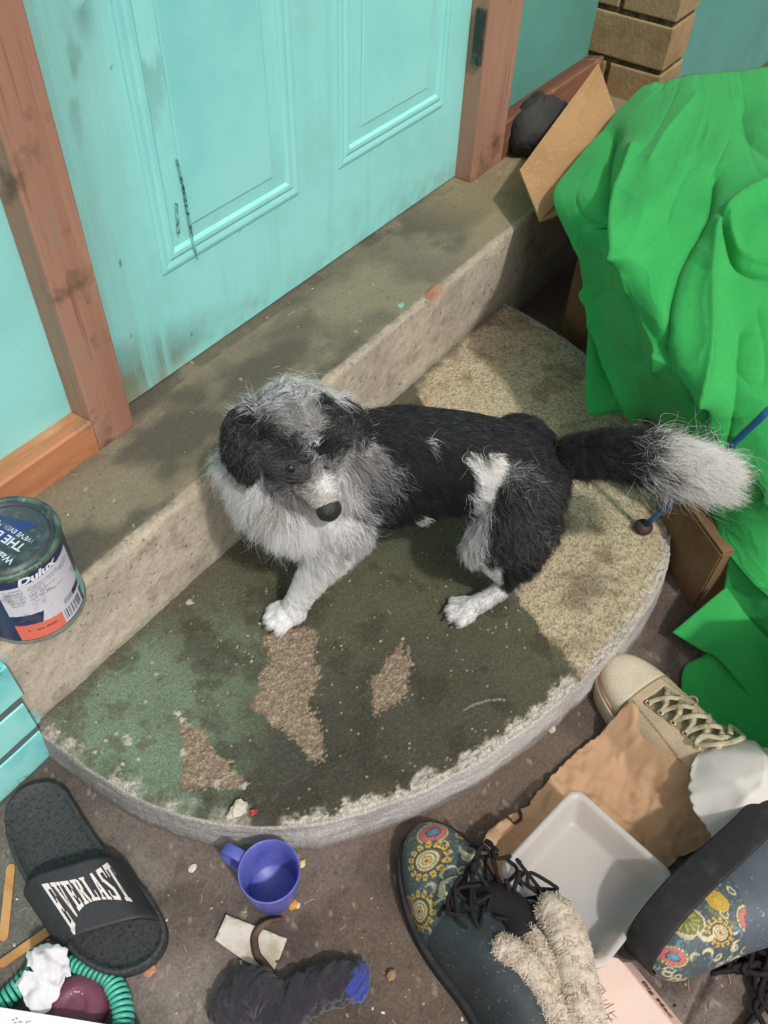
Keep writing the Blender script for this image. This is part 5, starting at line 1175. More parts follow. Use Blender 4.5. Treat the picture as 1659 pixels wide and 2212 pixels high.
chip_obj('yellow_scrap', 'pale yellow scrap peeping out beside the blue cup', 'scrap', (652, 1867), 0, .005, (222, 192, 130), 6)
chip_obj('bread_crumb', 'small pale crumb next to the orange scrap by the cup', 'crumb', (644, 1957), 0, .0032, (214, 200, 180), 7)
chip_obj('sweet_wrapper', 'tiny white and blue sweet wrapper near the dark socks', 'wrapper', (492, 2148), 0, .0052, (206, 200, 186), 12)
chip_obj('blue_bead', 'tiny bright blue bead against the sweet wrapper', 'bead', (501, 2143), 0, .0032, (60, 140, 176), 13, None, .8)
chip_obj('paper_bit', 'tiny white paper shred lying alone on the floor between sandal and cup', 'paper', (416, 1876), 0, .0050, (206, 196, 186), 14, None, .2)
chip_obj('orange_crumb', 'small orange crumb at the toe of the sandal', 'crumb', (326, 2098), 0, .0070, (180, 128, 100), 15)
chip_obj('tan_crumb', 'tan crumb on the floor between sock and patterned boot', 'crumb', (845, 2108), 0, .0060, (150, 120, 92), 16)
chip_obj('cork_bit', 'small torn cork bit at the rim of the step beside the paper bag', 'crumb', (1190, 1578), 0, .0060, (190, 182, 170), 18)
def grit(seed=5, n=900):
    """sand grains, crumbs and hairs scattered over the floor, the sill and the step"""
    r = np.random.default_rng(seed); V = []; F = []; C_ = []
    oc = np.array([(1, 0, 0), (0, 1, 0), (-1, 0, 0), (0, -1, 0), (0, 0, 1), (0, 0, -.6)], float); of = [(0, 1, 4), (1, 2, 4), (2, 3, 4), (3, 0, 4), (1, 0, 5), (2, 1, 5), (3, 2, 5), (0, 3, 5)]
    for i in range(n):
        q = r.random()
        if q < .62: x, y = r.uniform(0, 1659), r.uniform(1650, 2212); z = 0.
        elif q < .80: x, y = r.uniform(0, 1000), r.uniform(500, 1380); z = SILL_Z
        else: x, y = r.uniform(150, 1400), r.uniform(1150, 1760); z = SLAB_Z
        if z > 0 and r.random() < .8: continue
        p = pz(x, y, z)
        if z == SILL_Z and not (SILL_Y + .006 < p[1] < -.004): continue
        ins = ((p[0] - SCX) / SA) ** 2 + ((p[1] - SILL_Y) / SB) ** 2
        if z == SLAB_Z and (ins > .9 or p[1] > SILL_Y - .003): continue
        if z == 0 and (ins < 1.24 or p[1] > -.2): continue
        s = .0006 + .0014 * r.random() ** 3; k = len(V); M = r.normal(0, .25, (3, 3)) + np.eye(3)
        for o in oc: V.append(p + (M @ o) * s * (1, 1, .6) + (0, 0, s * .4))
        F += [tuple(k + j for j in t) for t in of]; c = np.array(lin(*[(206, 198, 184), (150, 136, 118), (96, 84, 72), (170, 150, 120)][r.integers(4)])); C_ += [c] * 6
    o = link('grit', mesh_pd(V, F, np.array(C_)), mat('grit', (.5, .5, .5), .9, attr='tint')); tag(o, 'fine grit and crumbs scattered over floor, sill and step', 'grit', kind='stuff')
    V = []; F = []
    for i in range(70):
        x, y = r.uniform(0, 1659), r.uniform(1640, 2212); z = 0.0
        if r.random() < .3: x, y, z = r.uniform(150, 900), r.uniform(600, 1050), SILL_Z
        p = pz(x, y, z); ins = ((p[0] - SCX) / SA) ** 2 + ((p[1] - SILL_Y) / SB) ** 2
        if z == SILL_Z and not (SILL_Y + .01 < p[1] < -.01): continue
        if z == 0 and (ins < 1.26 or p[1] > -.21): continue
        a = r.uniform(0, 6.28); L = r.uniform(.005, .018); b = r.uniform(-.5, .5); q = [p + np.array([math.cos(a + b * t) * L * t, math.sin(a + b * t) * L * t, .0016]) for t in np.linspace(0, 1, 5)]
        v, f = tube(q, .00035, 5); k = len(V); V += v; F += [tuple(j + k for j in t) for t in f]
    o = link('straw_bits', mesh_pd(V, F), mat('straw', lin(176, 160, 136), .8)); tag(o, 'stray hairs and straw bits scattered on the floor and sill', 'straw', kind='stuff')
grit()
# ---------------------------------------------------------------- shoes, paper bag, tub, white bag, burger carton
def frame_from(toe, heel, tilt=0.0, up=(0, 0, 1)):
    """origin at the toe on the floor, x from toe to heel, y to the wearer's side, z up, rolled about x by tilt"""
    x = _n(np.asarray(heel) - np.asarray(toe)); z = _n(np.asarray(up) - x * (np.asarray(up) @ x)); y = np.cross(z, x)
    c, s = math.cos(tilt), math.sin(tilt); y2, z2 = y * c + z * s, z * c - y * s
    return lambda p: np.asarray(toe) + np.asarray(p)[..., :1] * x + np.asarray(p)[..., 1:2] * y2 + np.asarray(p)[..., 2:] * z2
def interp(xs, ys): return lambda t: np.interp(t, xs, ys)
def smooth_interp(xs, ys):
    c = catmull(np.stack([xs, ys], 1), 12); return lambda t: np.interp(t, c[:, 0], c[:, 1])
def sole_part(name, T3, half, asym, L, z0, z1, m, parent, ns=70, lip=0.0):
    t = np.linspace(0, 1, ns); x = L * (.5 - .5 * np.cos(t * math.pi)); w = half(x / L)
    A = np.stack([x, asym(x / L) + w], 1); B = np.stack([x, asym(x / L) - w], 1)[::-1]; O = np.vstack([A, B[1:-1]]); n = len(O)
    cen = O.mean(0); rings = []
    for k, z in ((.985, z0), (1.0, z0 + .002), (1.0, z1 - .0015), (.992, z1), (.95 - lip, z1 + .0002)):
        rings.append(np.column_stack([cen + (O - cen) * (k if k != .95 - lip else .95 - lip), np.full(n, z)]))
    V = np.vstack(rings); F = [(i * n + k, i * n + (k + 1) % n, (i + 1) * n + (k + 1) % n, (i + 1) * n + k) for i in range(4) for k in range(n)] + [tuple(4 * n + k for k in range(n)), tuple(range(n - 1, -1, -1))]
    return link(name, mesh_pd(T3(V), F), m, parent, True)
def upper_shell(L, half, asym, top, inset, z0, nx=200, na=150, x1=1.0, power=2.3):
    """vault over the sole: returns local points (nx,na,3), length and girth coordinates"""
    t = np.linspace(.004, x1, nx); x = L * t; a = np.linspace(-1, 1, na)
    X, A = np.meshgrid(x, a, indexing='ij'); w = (half(X / L) - inset); h = top(X / L)
    ang = A * math.pi / 2; cy = np.sign(np.sin(ang)) * np.abs(np.sin(ang)) ** (2 / power); cz = np.abs(np.cos(ang)) ** (2 / power)
    return np.stack([X, asym(X / L) + w * cy, z0 + h * cz], -1), X, w * ang / (math.pi / 2) * 1.15

# paisley print of the boots, worked out per point
def paisley(u, v, seed=0):
    base = np.array(lin(76, 86, 88)); c = np.empty(u.shape + (3,)); c[:] = base
    sp = fbm(u * 900, v * 900, 3, 2); c[sp > .72] = lin(118, 128, 126)
    CR, YE, OL, PK, TE, BR, OG, NV = [np.array(lin(*q)) for q in ((196, 186, 150), (200, 164, 72), (118, 116, 72), (196, 108, 104), (96, 124, 140), (112, 88, 66), (206, 150, 110), (50, 58, 70))]
    def polar(cx, cy): d = np.hypot(u - cx, v - cy); return d, np.arctan2(v - cy, u - cx)
    def crescent(cx, cy, r, rot, col):
        d, _ = polar(cx, cy); d2 = np.hypot(u - cx - r * .45 * math.cos(rot), v - cy - r * .45 * math.sin(rot)); c[(d < r) & (d2 > r * .82)] = col
    def daisy(cx, cy, r, a0=-4, a1=4, pet=14):
        d, a = polar(cx, cy); arc = (((a - a0) % 6.2832) < (a1 - a0))
        c[(d < r * 1.0) & arc & (np.cos(a * pet) > -.55)] = YE; c[(d < r * 1.0) & (d > r * .86) & arc & (np.cos(a * pet) < .1)] = base
        c[(np.abs(d - r * .82) < r * .05) & arc & (np.cos(a * pet) > .5)] = BR
        c[d < r * .66] = NV; c[d < r * .60] = BR; c[(d < r * .52)] = OL; c[np.abs(d - r * .46) < r * .045] = CR; c[np.abs(d - r * .30) < r * .05] = CR; c[d < r * .20] = OG; c[d < r * .09] = BR
    def roundel(cx, cy, r):
        d, a = polar(cx, cy); c[d < r * 1.25] = OL; c[np.abs(d - r * 1.13) < r * .05] = CR; c[d < r] = PK; c[(d < r) & (d > r * .55) & (np.cos(a * 22) > .55)] = PK * .72; c[d < r * .55] = NV; c[d < r * .47] = TE; c[d < r * .2] = TE * 1.35
    def disc(cx, cy, r):
        d, a = polar(cx, cy); c[d < r * 1.18] = CR; c[d < r * 1.06] = BR; c[d < r] = OL; c[(d < r * .85) & (np.cos(a * 12) > .2)] = np.array(lin(168, 164, 92)); c[d < r * .3] = OL
    r_ = np.random.default_rng(5 + seed)
    for k in range(90): crescent(r_.uniform(.0, .17), r_.uniform(-.075, .075), r_.uniform(.003, .007), r_.uniform(0, 6.28), [CR, OL, CR * .8, TE][k % 4])
    for k in range(40):
        d, a = polar(r_.uniform(.0, .17), r_.uniform(-.075, .075)); q = r_.uniform(.0018, .0035); c[np.abs(d - q) < .0006] = CR
    return c, daisy, roundel, disc, crescent, (CR, YE, OL, PK, TE, BR, OG, NV)

m_boot = mat('boot print', (.1, .1, .1), .55, attr='tint', spec=.35, bump=(300, .15), fine=(420, .10))
m_bsole = mat('black boot rubber', lin(42, 40, 42), .7, [(40, lin(58, 54, 54), .5, .7)], bump=(160, .3), spec=.3)
m_lace = mat('black lace', lin(36, 32, 34), .8, bump=(500, .5), spec=.2)
m_eyelet = mat('eyelet metal', lin(150, 156, 160), .3, metal=.8)
m_sherpa = mat('sherpa lining', lin(230, 214, 196), .95, [(60, lin(212, 194, 174), .45, .62)], bump=(300, .7), spec=.1, trans=.25)
BL = .262
b_half = smooth_interp([0, .03, .10, .22, .36, .50, .65, .80, .93, 1.0], [.002, .020, .034, .0445, .0470, .0430, .0370, .0350, .0300, .006])
b_asym = smooth_interp([0, .2, .45, .7, 1.0], [.004, .002, -.002, .001, .002])
def ring_mesh(c, n_, r, tr, T3=None):
    n_ = _n(n_); a = _n(np.cross(n_, [.3, .5, .8])); b = np.cross(n_, a); V = []; F = []
    for i in range(18):
        t = 2 * math.pi * i / 18; d = a * math.cos(t) + b * math.sin(t)
        for k in range(6): q = 2 * math.pi * k / 6; V.append(c + d * (r + tr * math.cos(q)) + n_ * tr * math.sin(q))
    for i in range(18):
        for k in range(6): F.append((i * 6 + k, ((i + 1) % 18) * 6 + k, ((i + 1) % 18) * 6 + (k + 1) % 6, i * 6 + (k + 1) % 6))
    return V, F
def fluffy(name, pts, rad, parent, seed):
    """a roll of sherpa pile: a soft tube carrying short thick curls"""
    P = catmull(pts, 12); R_ = catmull([(r, 0, 0) for r in rad], 12)[:, 0]; n = len(P); nu = 36; u = np.linspace(0, 2 * math.pi, nu, endpoint=False)
    T = np.gradient(P, axis=0); T /= np.linalg.norm(T, axis=1, keepdims=True); A = np.cross(T, [0, 0, 1.0]); A /= np.linalg.norm(A, axis=1, keepdims=True); B = np.cross(A, T)
    t = np.linspace(0, 1, n); e = np.sqrt(np.clip(1 - np.clip((.10 - t) / .10, 0, 1) ** 2, .02, 1)) * np.sqrt(np.clip(1 - np.clip((t - .93) / .07, 0, 1) ** 2, .02, 1))
    k = 1 + .45 * (fbm(np.arange(n)[:, None] * .55 + 0 * u, np.cos(u)[None] * 3 + np.sin(u)[None] * 2.3 + 7 + 0 * t[:, None], seed) - .5)
    S = P[:, None] + (A[:, None] * np.cos(u)[None, :, None] + B[:, None] * np.sin(u)[None, :, None]) * (R_ * e)[:, None, None] * k[..., None]
    o = link(name, mesh_np(S.reshape(-1, 3), grid_faces(n, nu, False, True)), m_sherpa, parent, True)
    r = np.random.default_rng(seed); N = 5200; i = r.integers(1, n - 1, N); th = r.uniform(0, 6.283, N); nrm = A[i] * np.cos(th)[:, None] + B[i] * np.sin(th)[:, None]
    root = P[i] + nrm * (R_[i] * e[i] * .95)[:, None] + T[i] * r.uniform(-.001, .001, (N, 1)); ln = r.uniform(.002, .0048, N); d = nrm * .8 + T[i] * r.normal(.3, .6, (N, 1)) + r.normal(0, .5, (N, 3)); d /= np.linalg.norm(d, axis=1, keepdims=True)
    s = np.linspace(0, 1, 4)[None, :, None]; sd = np.cross(d, nrm); C_ = root[:, None] + d[:, None] * ln[:, None, None] * s + sd[:, None] * ln[:, None, None] * .4 * s * s - np.array([0, 0, .0012]) * s * s
    hc = bpy.data.hair_curves.new('pile'); hc.add_curves([4] * N)
    (hc.attributes.get('position') or hc.attributes.new('position', 'FLOAT_VECTOR', 'POINT')).data.foreach_set('vector', C_.astype(np.float32).ravel())
    (hc.attributes.get('radius') or hc.attributes.new('radius', 'FLOAT', 'POINT')).data.foreach_set('value', np.tile(np.array([.00042, .0004, .0003, .0001], np.float32), N))
    hc.materials.append(m_sherpa); q = bpy.data.objects.new('pile', hc); COL.objects.link(q); q.parent = o; q.matrix_parent_inverse = world_of(o).inverted(); q['kind'] = 'stuff'
    return o
def boot_common(root, T3, x1, top, tint_fn, zs=.020):
    sole_part('sole', T3, lambda t: b_half(t) + .004, b_asym, BL, 0, zs, m_bsole, root)
    Q, U, G = upper_shell(BL, b_half, b_asym, top, .0015, zs - .001, x1=x1)
    c = tint_fn(U, G, Q); link('upper', mesh_np(T3(Q).reshape(-1, 3), grid_faces(*Q.shape[:2]), c.reshape(-1, 3)), m_boot, root, True)
    return Q
def standing_boot():
    toe, heel = np.array(g(893, 1800)), np.array(g(1112, 2215)); T3 = frame_from(toe, heel); root = empty('patterned_boot', (toe + heel) / 2)
    top = smooth_interp([0, .04, .10, .22, .34, .46, .60, .80, 1.0], [.004, .018, .030, .038, .046, .060, .072, .072, .062])
    def tint(u, v, Q):
        c, daisy, roundel, disc, crescent, K = paisley(u, v)
        roundel(.022, .004, .0105); daisy(.046, -.010, .0185); daisy(.083, -.036, .0190); daisy(.066, .040, .0150); roundel(.070, -.048, .0075); disc(.095, .012, .010); crescent(.055, .022, .009, 2.4, K[0]); crescent(.061, .018, .006, 2.8, K[0]); crescent(.080, -.004, .008, 1.0, K[0]); crescent(.034, .026, .007, 4, K[1])
        navy = np.array(lin(56, 61, 63)); n = fbm(u * 60, v * 60, 8)[..., None]; nv = navy * (.8 + .5 * n)
        lim = .098 + .012 * np.abs(v) / .05 - .02 * sstep(.0, .06, v); m = sstep(-.0012, .0012, u - lim)[..., None]; c = c * (1 - m) + nv * m
        s = fbm(u * 700, v * 700, 13, 2); c[(s > .84) & (u > lim)] = lin(100, 110, 114); return c
    boot_common(root, T3, 1.0, top, tint)
    # seam rib where the printed toe meets the plain quarter
    rr = np.random.default_rng(4)
    # tangled laces over the tongue
    cen = pz(1075, 1950, .070)
    for k in range(20):
        p = [cen + rr.normal(0, 1, 3) * (.026, .026, .008)]
        for q in range(8): p.append(p[-1] + rr.normal(0, 1, 3) * (.016, .016, .006)); p[-1] = cen + np.clip(p[-1] - cen, (-.040, -.040, -.016), (.040, .040, .018))
        v, f = tube(catmull(p, 7), .0019, 7); link('lace', mesh_pd(v, f), m_lace, root, True)
    for pts in ([(1110, 1935, .075), (1112, 1915, .082), (1120, 1895, .088), (1122, 1880, .092)], [(1100, 1945, .075), (1098, 1915, .084), (1092, 1900, .088)], [(1120, 1960, .075), (1140, 1985, .078), (1155, 2000, .076), (1165, 2006, .072)], [(1115, 1955, .076), (1145, 1958, .080), (1158, 1968, .078)],
                [(1000, 1965, .066), (960, 1990, .058), (985, 2010, .064), (1030, 2000, .070)]):
        v, f = tube(catmull([pz(*q) for q in pts], 7), .0024, 7); link('lace', mesh_pd(v, f), m_lace, root, True)
    tg = catmull([pz(1010, 1945, .056), pz(1060, 1945, .066), pz(1110, 1975, .070), pz(1130, 2030, .072)], 8)
    v, f = tube(tg, np.linspace(.016, .020, len(tg)), 18); link('tongue', mesh_pd(v, f), m_lace, root, True)
    for x, y in ((1062, 1952), (1003, 1998), (1020, 2046)):
        v, f = ring_mesh(pz(x, y, .070), _n(CAM - pz(x, y, .07)), .0030, .0011); link('eyelet', mesh_pd(v, f), m_eyelet, root, True)
    fluffy('lining', [pz(1062, 2042, .082), pz(1104, 2060, .086), pz(1150, 2098, .088), pz(1180, 2150, .086), pz(1205, 2205, .084), pz(1225, 2260, .08)], [.012, .0135, .012, .0115, .0115, .012], root, 3)
    fluffy('lining', [pz(1128, 1992, .082), pz(1150, 2022, .084), pz(1172, 2062, .086), pz(1190, 2110, .085), pz(1192, 2145, .080)], [.005, .007, .009, .010, .008], root, 4)
    fluffy('lining', [pz(1160, 1955, .084), pz(1200, 1975, .088), pz(1226, 2030, .088), pz(1242, 2100, .084), pz(1255, 2170, .080), pz(1262, 2240, .076)], [.013, .017, .018, .018, .019, .020], root, 5)
    fluffy('lining', [pz(1205, 2100, .064), pz(1225, 2160, .062), pz(1240, 2230, .06)], [.018, .022, .024], root, 6)
    return tag(root, 'dark boot standing upright, paisley toe and cream fleece lining showing', 'boot', 'pair of paisley boots')
standing_boot()
def lying_boot():
    toe = np.array(pz(1345, 2042, .050)); heel = np.array(pz(1676, 1714, .050)); root = empty('patterned_boot', (toe + heel) / 2 * (1, 1, 0))
    # on its side: the sole faces the tub, the laces face away from it
    T3 = frame_from(toe, heel, 0.0, up=_n(np.array(pz(1560, 2010, .052)) - np.array(pz(1540, 1975, .052)) + (0, 0, .004)))
    top = smooth_interp([0, .04, .10, .22, .34, .46, .60, .80, 1.0], [.004, .016, .026, .036, .046, .060, .070, .070, .060])
    def tint(u, v, Q):
        c, daisy, roundel, disc, crescent, K = paisley(u, v, 3)
        s = -1
        roundel(.016, .020, .0085); disc(.044, .046, .0125); daisy(.062, .026, .013); disc(.128, .050, .0140); roundel(.094, .024, .0100); crescent(.050, .030, .007, 1, K[0])
        d = np.hypot(u - .080, v - .046); c[d < .0085] = K[1]; c[np.abs(d - .004) < .0007] = K[1] * .75; c[np.abs(d - .0065) < .0007] = K[1] * .75
        roundel(.016, -.020, .0085); disc(.044, -.046, .0125); daisy(.062, -.026, .013); disc(.128, -.050, .0140); roundel(.094, -.024, .0100)
        navy = np.array(lin(82, 90, 96)); n = fbm(u * 60, v * 60, 8)[..., None]; nv = navy * (.8 + .5 * n)
        lim = .082 + .85 * np.clip(np.abs(v) - .016, 0, 1); m = sstep(-.0012, .0012, u - lim)[..., None]; c = c * (1 - m) + nv * m
        s = fbm(u * 700, v * 700, 13, 2); c[(s > .86) & (u > lim)] = lin(140, 150, 154); return c
    Q = boot_common(root, T3, 1.0, top, tint, .034)
    r = np.random.default_rng(8)
    for k, (x, y) in enumerate(((1578, 2020), (1620, 2020), (1657, 2023), (1695, 2028))):
        p = pz(x, y, .056); v, f = ring_mesh(p, _n(CAM - p), .0040, .0011); link('eyelet', mesh_pd(v, f), m_eyelet, root, True)
        q = catmull([p + (0, 0, -.001), pz(x + 2, y + 16, .058), pz(x + 4, y + 40, .046), pz(x - 6, y + 70, .026)], 7); v, f = tube(q, .0026, 7); link('lace', mesh_pd(v, f), m_lace, root, True)
    for k in range(14):
        p = [np.array(pz(r.uniform(1540, 1690), r.uniform(2050, 2100), r.uniform(.008, .03)))]
        for q in range(5): p.append(np.array(pz(r.uniform(1530, 1700), r.uniform(2045, 2105), r.uniform(.006, .032))))
        v, f = tube(catmull(p, 7), .0026, 7); link('lace', mesh_pd(v, f), m_lace, root, True)
    for pts in ([(1640, 2080), (1630, 2130), (1655, 2160), (1625, 2200), (1600, 2230)], [(1650, 2090), (1665, 2140), (1630, 2170), (1650, 2215)], [(1600, 2090), (1560, 2082), (1530, 2060), (1520, 2030)], [(1655, 2100), (1640, 2150), (1665, 2190)]):
        v, f = tube(catmull([pz(*q, .005 + .006 * r.random()) for q in pts], 8), .0030, 7); link('lace', mesh_pd(v, f), m_lace, root, True)
    return tag(root, 'dark boot tipped on its side, paisley print along the thick black sole', 'boot', 'pair of paisley boots')
lying_boot()

# ---------------------------------------------------------------- cream canvas sneaker
def sneaker():
    toe, heel = np.array(g(1296, 1448)), np.array(g(1690, 1862)); L = .285; heel = toe + _n(heel - toe) * L
    T3 = frame_from(toe, heel); root = empty('canvas_sneaker', (toe + heel) / 2)
    half = smooth_interp([0, .03, .10, .22, .36, .50, .65, .80, .93, 1.0], [.002, .022, .037, .0455, .0470, .0425, .0370, .0350, .0300, .006]); asym = smooth_interp([0, .2, .45, .7, 1.0], [.003, .001, -.003, .0, .001])
    m_rub = mat('cream rubber', lin(192, 178, 154), .6, [(14, lin(160, 148, 118), .45, .65), (80, lin(134, 120, 96), .62, .72)], bump=(90, .25), spec=.35)
    sole_part('sole', T3, lambda t: half(t) + .003, asym, L, 0, .026, m_rub, root, lip=.02)
    # red piping on the sole wall
    t = np.linspace(.006, .9, 120); V = []
    for s in (1, -1):
        q = np.stack([L * t, asym(t) + s * (half(t) - .0004), np.full_like(t, .0268)], 1); q = q if s == 1 else q[::-1]; V.append(q)
    path = T3(np.vstack([V[1], V[0]])); v, f = tube(path, .0011, 6); link('piping', mesh_pd(v, f), mat('faded red piping', lin(140, 88, 72), .7), root, True)
    top = smooth_interp([0, .03, .08, .18, .28, .40, .55, .75, 1.0], [.004, .016, .022, .026, .032, .046, .058, .060, .058])
    Q, U, G_ = upper_shell(L, half, asym, top, .0035, .024, 150, 110)
    can = np.array(lin(196, 172, 144)); cap = np.array(lin(212, 196, 172)); n = fbm(U * 40, G_ * 40, 4)[..., None]; c = can * (.85 + .3 * n)
    edge = .062 - .0; m = (U < edge)[..., None]; c = np.where(m, cap * (.9 + .2 * n), c)
    seam = np.abs(U - edge) < .0012; c[seam] = lin(110, 98, 74); seam = np.abs(np.abs(G_) - (.018 + .15 * (U - edge))) < .0008; c[seam & (U > edge)] = lin(140, 126, 96)
    tng = (np.abs(G_) < .0125) & (U > edge + .012); c[tng] = np.array(lin(160, 148, 114)) * .9
    Q = Q.copy(); Q[..., 2] += np.where(U < edge, .0016, 0) - np.where(tng, .002, 0)
    up_ = link('upper', mesh_np(T3(Q).reshape(-1, 3), grid_faces(*Q.shape[:2]), c.reshape(-1, 3)), mat('cream canvas', can, .85, attr='tint', bump=(600, .5), spec=.15, fine=(500, .12)), root, True)
    m_cl = mat('cream lace', lin(192, 180, 152), .85, [(60, lin(150, 138, 104), .5, .65)], bump=(500, .5), spec=.15); m_br = mat('brass eyelet', lin(190, 180, 150), .35, metal=.6)
    def at(x, y, off=.0):
        t_ = x / L; w = half(t_) - .0035; s = np.clip((y - asym(t_)) / w, -.99, .99); ang = math.asin(abs(s) ** (2.3 / 2)); return np.array([x, y, .024 + top(t_) * abs(math.cos(ang)) ** (2 / 2.3) + off])
    rows = [(.080, .016), (.098, .0175), (.116, .019), (.134, .0205), (.152, .022), (.170, .023)]
    for x, y in rows:
        for s in (1, -1):
            p = T3(at(x, s * y, .0008)); nrm = T3(at(x, s * y, .0008) + np.array([0, s * .35, 1.0]) * .01) - p; v, f = ring_mesh(p, nrm, .0030, .0010); link('eyelet', mesh_pd(v, f), m_br, root, True)
    def lace(pts, r=.0028):
        P = catmull([T3(np.array(p)) for p in pts], 8); tn = np.gradient(P, axis=0); sd = np.cross(tn, [0, 0, 1.0]); sd /= np.linalg.norm(sd, axis=1, keepdims=True) + 1e-9
        G2 = np.stack([P - sd * r, P - sd * r * .5 + (0, 0, .0007), P + sd * r * .5 + (0, 0, .0007), P + sd * r], 1); v, f = solidify_sheet(G2, .0012); link('lace', mesh_np(v, f), m_cl, root, True)
    for i in range(len(rows) - 1):
        (x0, y0), (x1, y1) = rows[i], rows[i + 1]
        lace([at(x0, y0, .001), at(x0 + .004, y0 * .5, .004), at((x0 + x1) / 2, 0, .0062), at(x1 - .002, -y1 * .5, .005), at(x1, -y1, .001)])
        lace([at(x0, -y0, .001), at(x0 + .004, -y0 * .5, .0045), at((x0 + x1) / 2 + .002, 0, .0085), at(x1, y1 * .5, .0055), at(x1, y1, .001)])
    lace([at(.172, .0, .010), at(.176, .014, .018), at(.166, .028, .016), at(.158, .022, .012), at(.165, .008, .012)]); lace([at(.172, .0, .010), at(.166, -.016, .018), at(.152, -.026, .012), at(.150, -.016, .012), at(.166, -.004, .012)])
    # a brass ring on the ankle patch
    p = pz(1496, 1515, .040); v, f = ring_mesh(p, _n(CAM - p), .0055, .0022); link('buckle', mesh_pd(v, f), m_br, root, True)
    return tag(root, 'dirty cream canvas sneaker with flat laces half under the paper bag', 'shoe')
sneaker()

# ---------------------------------------------------------------- torn brown paper bag
k7 = lambda L: [(995.4 + x * .4, 1327 + y * .4) for x, y in L]
def kraft_bag():
    O = [(1345, 1548), (1375, 1575), (1406, 1607), (1426, 1634), (1450, 1666), (1486, 1708), (1520, 1752), (1545, 1786), (1549, 1800), (1530, 1812), (1536, 1822), (1500, 1836), (1470, 1848), (1440, 1878), (1400, 1890), (1300, 1950), (1200, 1940), (1110, 1925), (1060, 1890), (1030, 1880), (1010, 1852), (1040, 1832), (1052, 1808), (1085, 1786), (1082, 1770), (1118, 1777), (1130, 1765), (1127, 1745), (1147, 1735), (1147, 1725), (1160, 1712), (1185, 1682), (1206, 1664), (1210, 1655), (1250, 1617), (1290, 1590)]
    O = gp(O, .012); r = np.random.default_rng(3); O2 = []
    for i in range(len(O)):
        a, b = np.array(O[i]), np.array(O[(i + 1) % len(O)]); n = max(2, int(np.linalg.norm(b - a) / .004)); d = b - a; nn = np.array([-d[1], d[0]]) / (np.linalg.norm(d) + 1e-9)
        for t in np.arange(n) / n: O2.append(tuple(a + d * t + nn * r.normal(0, .0006)))
    s0, s1 = np.array(g(1296, 1448)[:2]), np.array(g(1690, 1862)[:2]); sd = (s1 - s0) / np.linalg.norm(s1 - s0)
    rc = np.random.default_rng(31); cr_ = [(rc.uniform(0, math.pi), rc.uniform(-.11, .11), rc.uniform(-.11, .11), rc.uniform(.0015, .0045) * (1 if rc.random() < .5 else -1), rc.uniform(.003, .008), rc.uniform(.02, .07)) for _ in range(34)]; bc = np.array(O).mean(0)
    def lift(x, y):
        # drapes down off the side of the sneaker
        al = (x - s0[0]) * sd[0] + (y - s0[1]) * sd[1]; d = np.abs((x - s0[0]) * sd[1] - (y - s0[1]) * sd[0])
        z = .010 + .040 * sstep(.075, .030, d) * sstep(.0, .06, al)
        rg = np.abs(2 * fbm(x * 16, y * 16, 7, 3) - 1); rg2 = np.abs(2 * fbm(x * 45 + 3, y * 45, 9, 3) - 1)
        z = z + .0055 * (1 - rg) ** 9 + .0022 * (1 - rg2) ** 9 - .003 * (1 - np.abs(2 * fbm(x * 22 + 9, y * 13, 12, 2) - 1)) ** 10 + .006 * (fbm(x * 9, y * 9, 2, 2) - .5)
        for an, ox_, oy_, am, w_, ex_ in cr_:
            dx, dy = x - bc[0] - ox_, y - bc[1] - oy_; d2 = dx * math.cos(an) + dy * math.sin(an) + .01 * (fbm(x * 30, y * 30, 3, 2) - .5); al2 = -dx * math.sin(an) + dy * math.cos(an); z = z + am * np.exp(-np.abs(d2) / w_) * np.exp(-(al2 / ex_) ** 2)
        return np.stack([x, y, np.maximum(z, .002)], -1)
    m = mat('brown kraft paper', lin(192, 154, 120), .8, [(7, lin(180, 141, 108), .42, .64), (26, lin(160, 124, 94), .60, .74), (120, lin(198, 158, 120), .58, .7), (60, lin(104, 74, 52), .73, .77)], bump=(70, .5), spec=.2, trans=.08)
    o = poly_sheet('paper_bag', O2, .0005, lift, m, cell=.0028)
    tear = poly_sheet('torn_strip', gp([(1040, 1828), (1052, 1800), (1090, 1772), (1112, 1790), (1100, 1800), (1074, 1822), (1060, 1850)], .022), .0004, lambda x, y: np.stack([x, y, .022 + .016 * fbm(x * 60, y * 60, 5)], -1), m, o)
    poly_sheet('torn_strip', gp([(1098, 1760), (1118, 1752), (1122, 1766), (1108, 1776)], .02), .0004, lambda x, y: np.stack([x, y, .014 + .012 * fbm(x * 60, y * 60, 8)], -1), m, o, cell=.003)
    return tag(o, 'torn flattened brown paper bag lying against the canvas sneaker', 'paper bag')
kraft_bag()

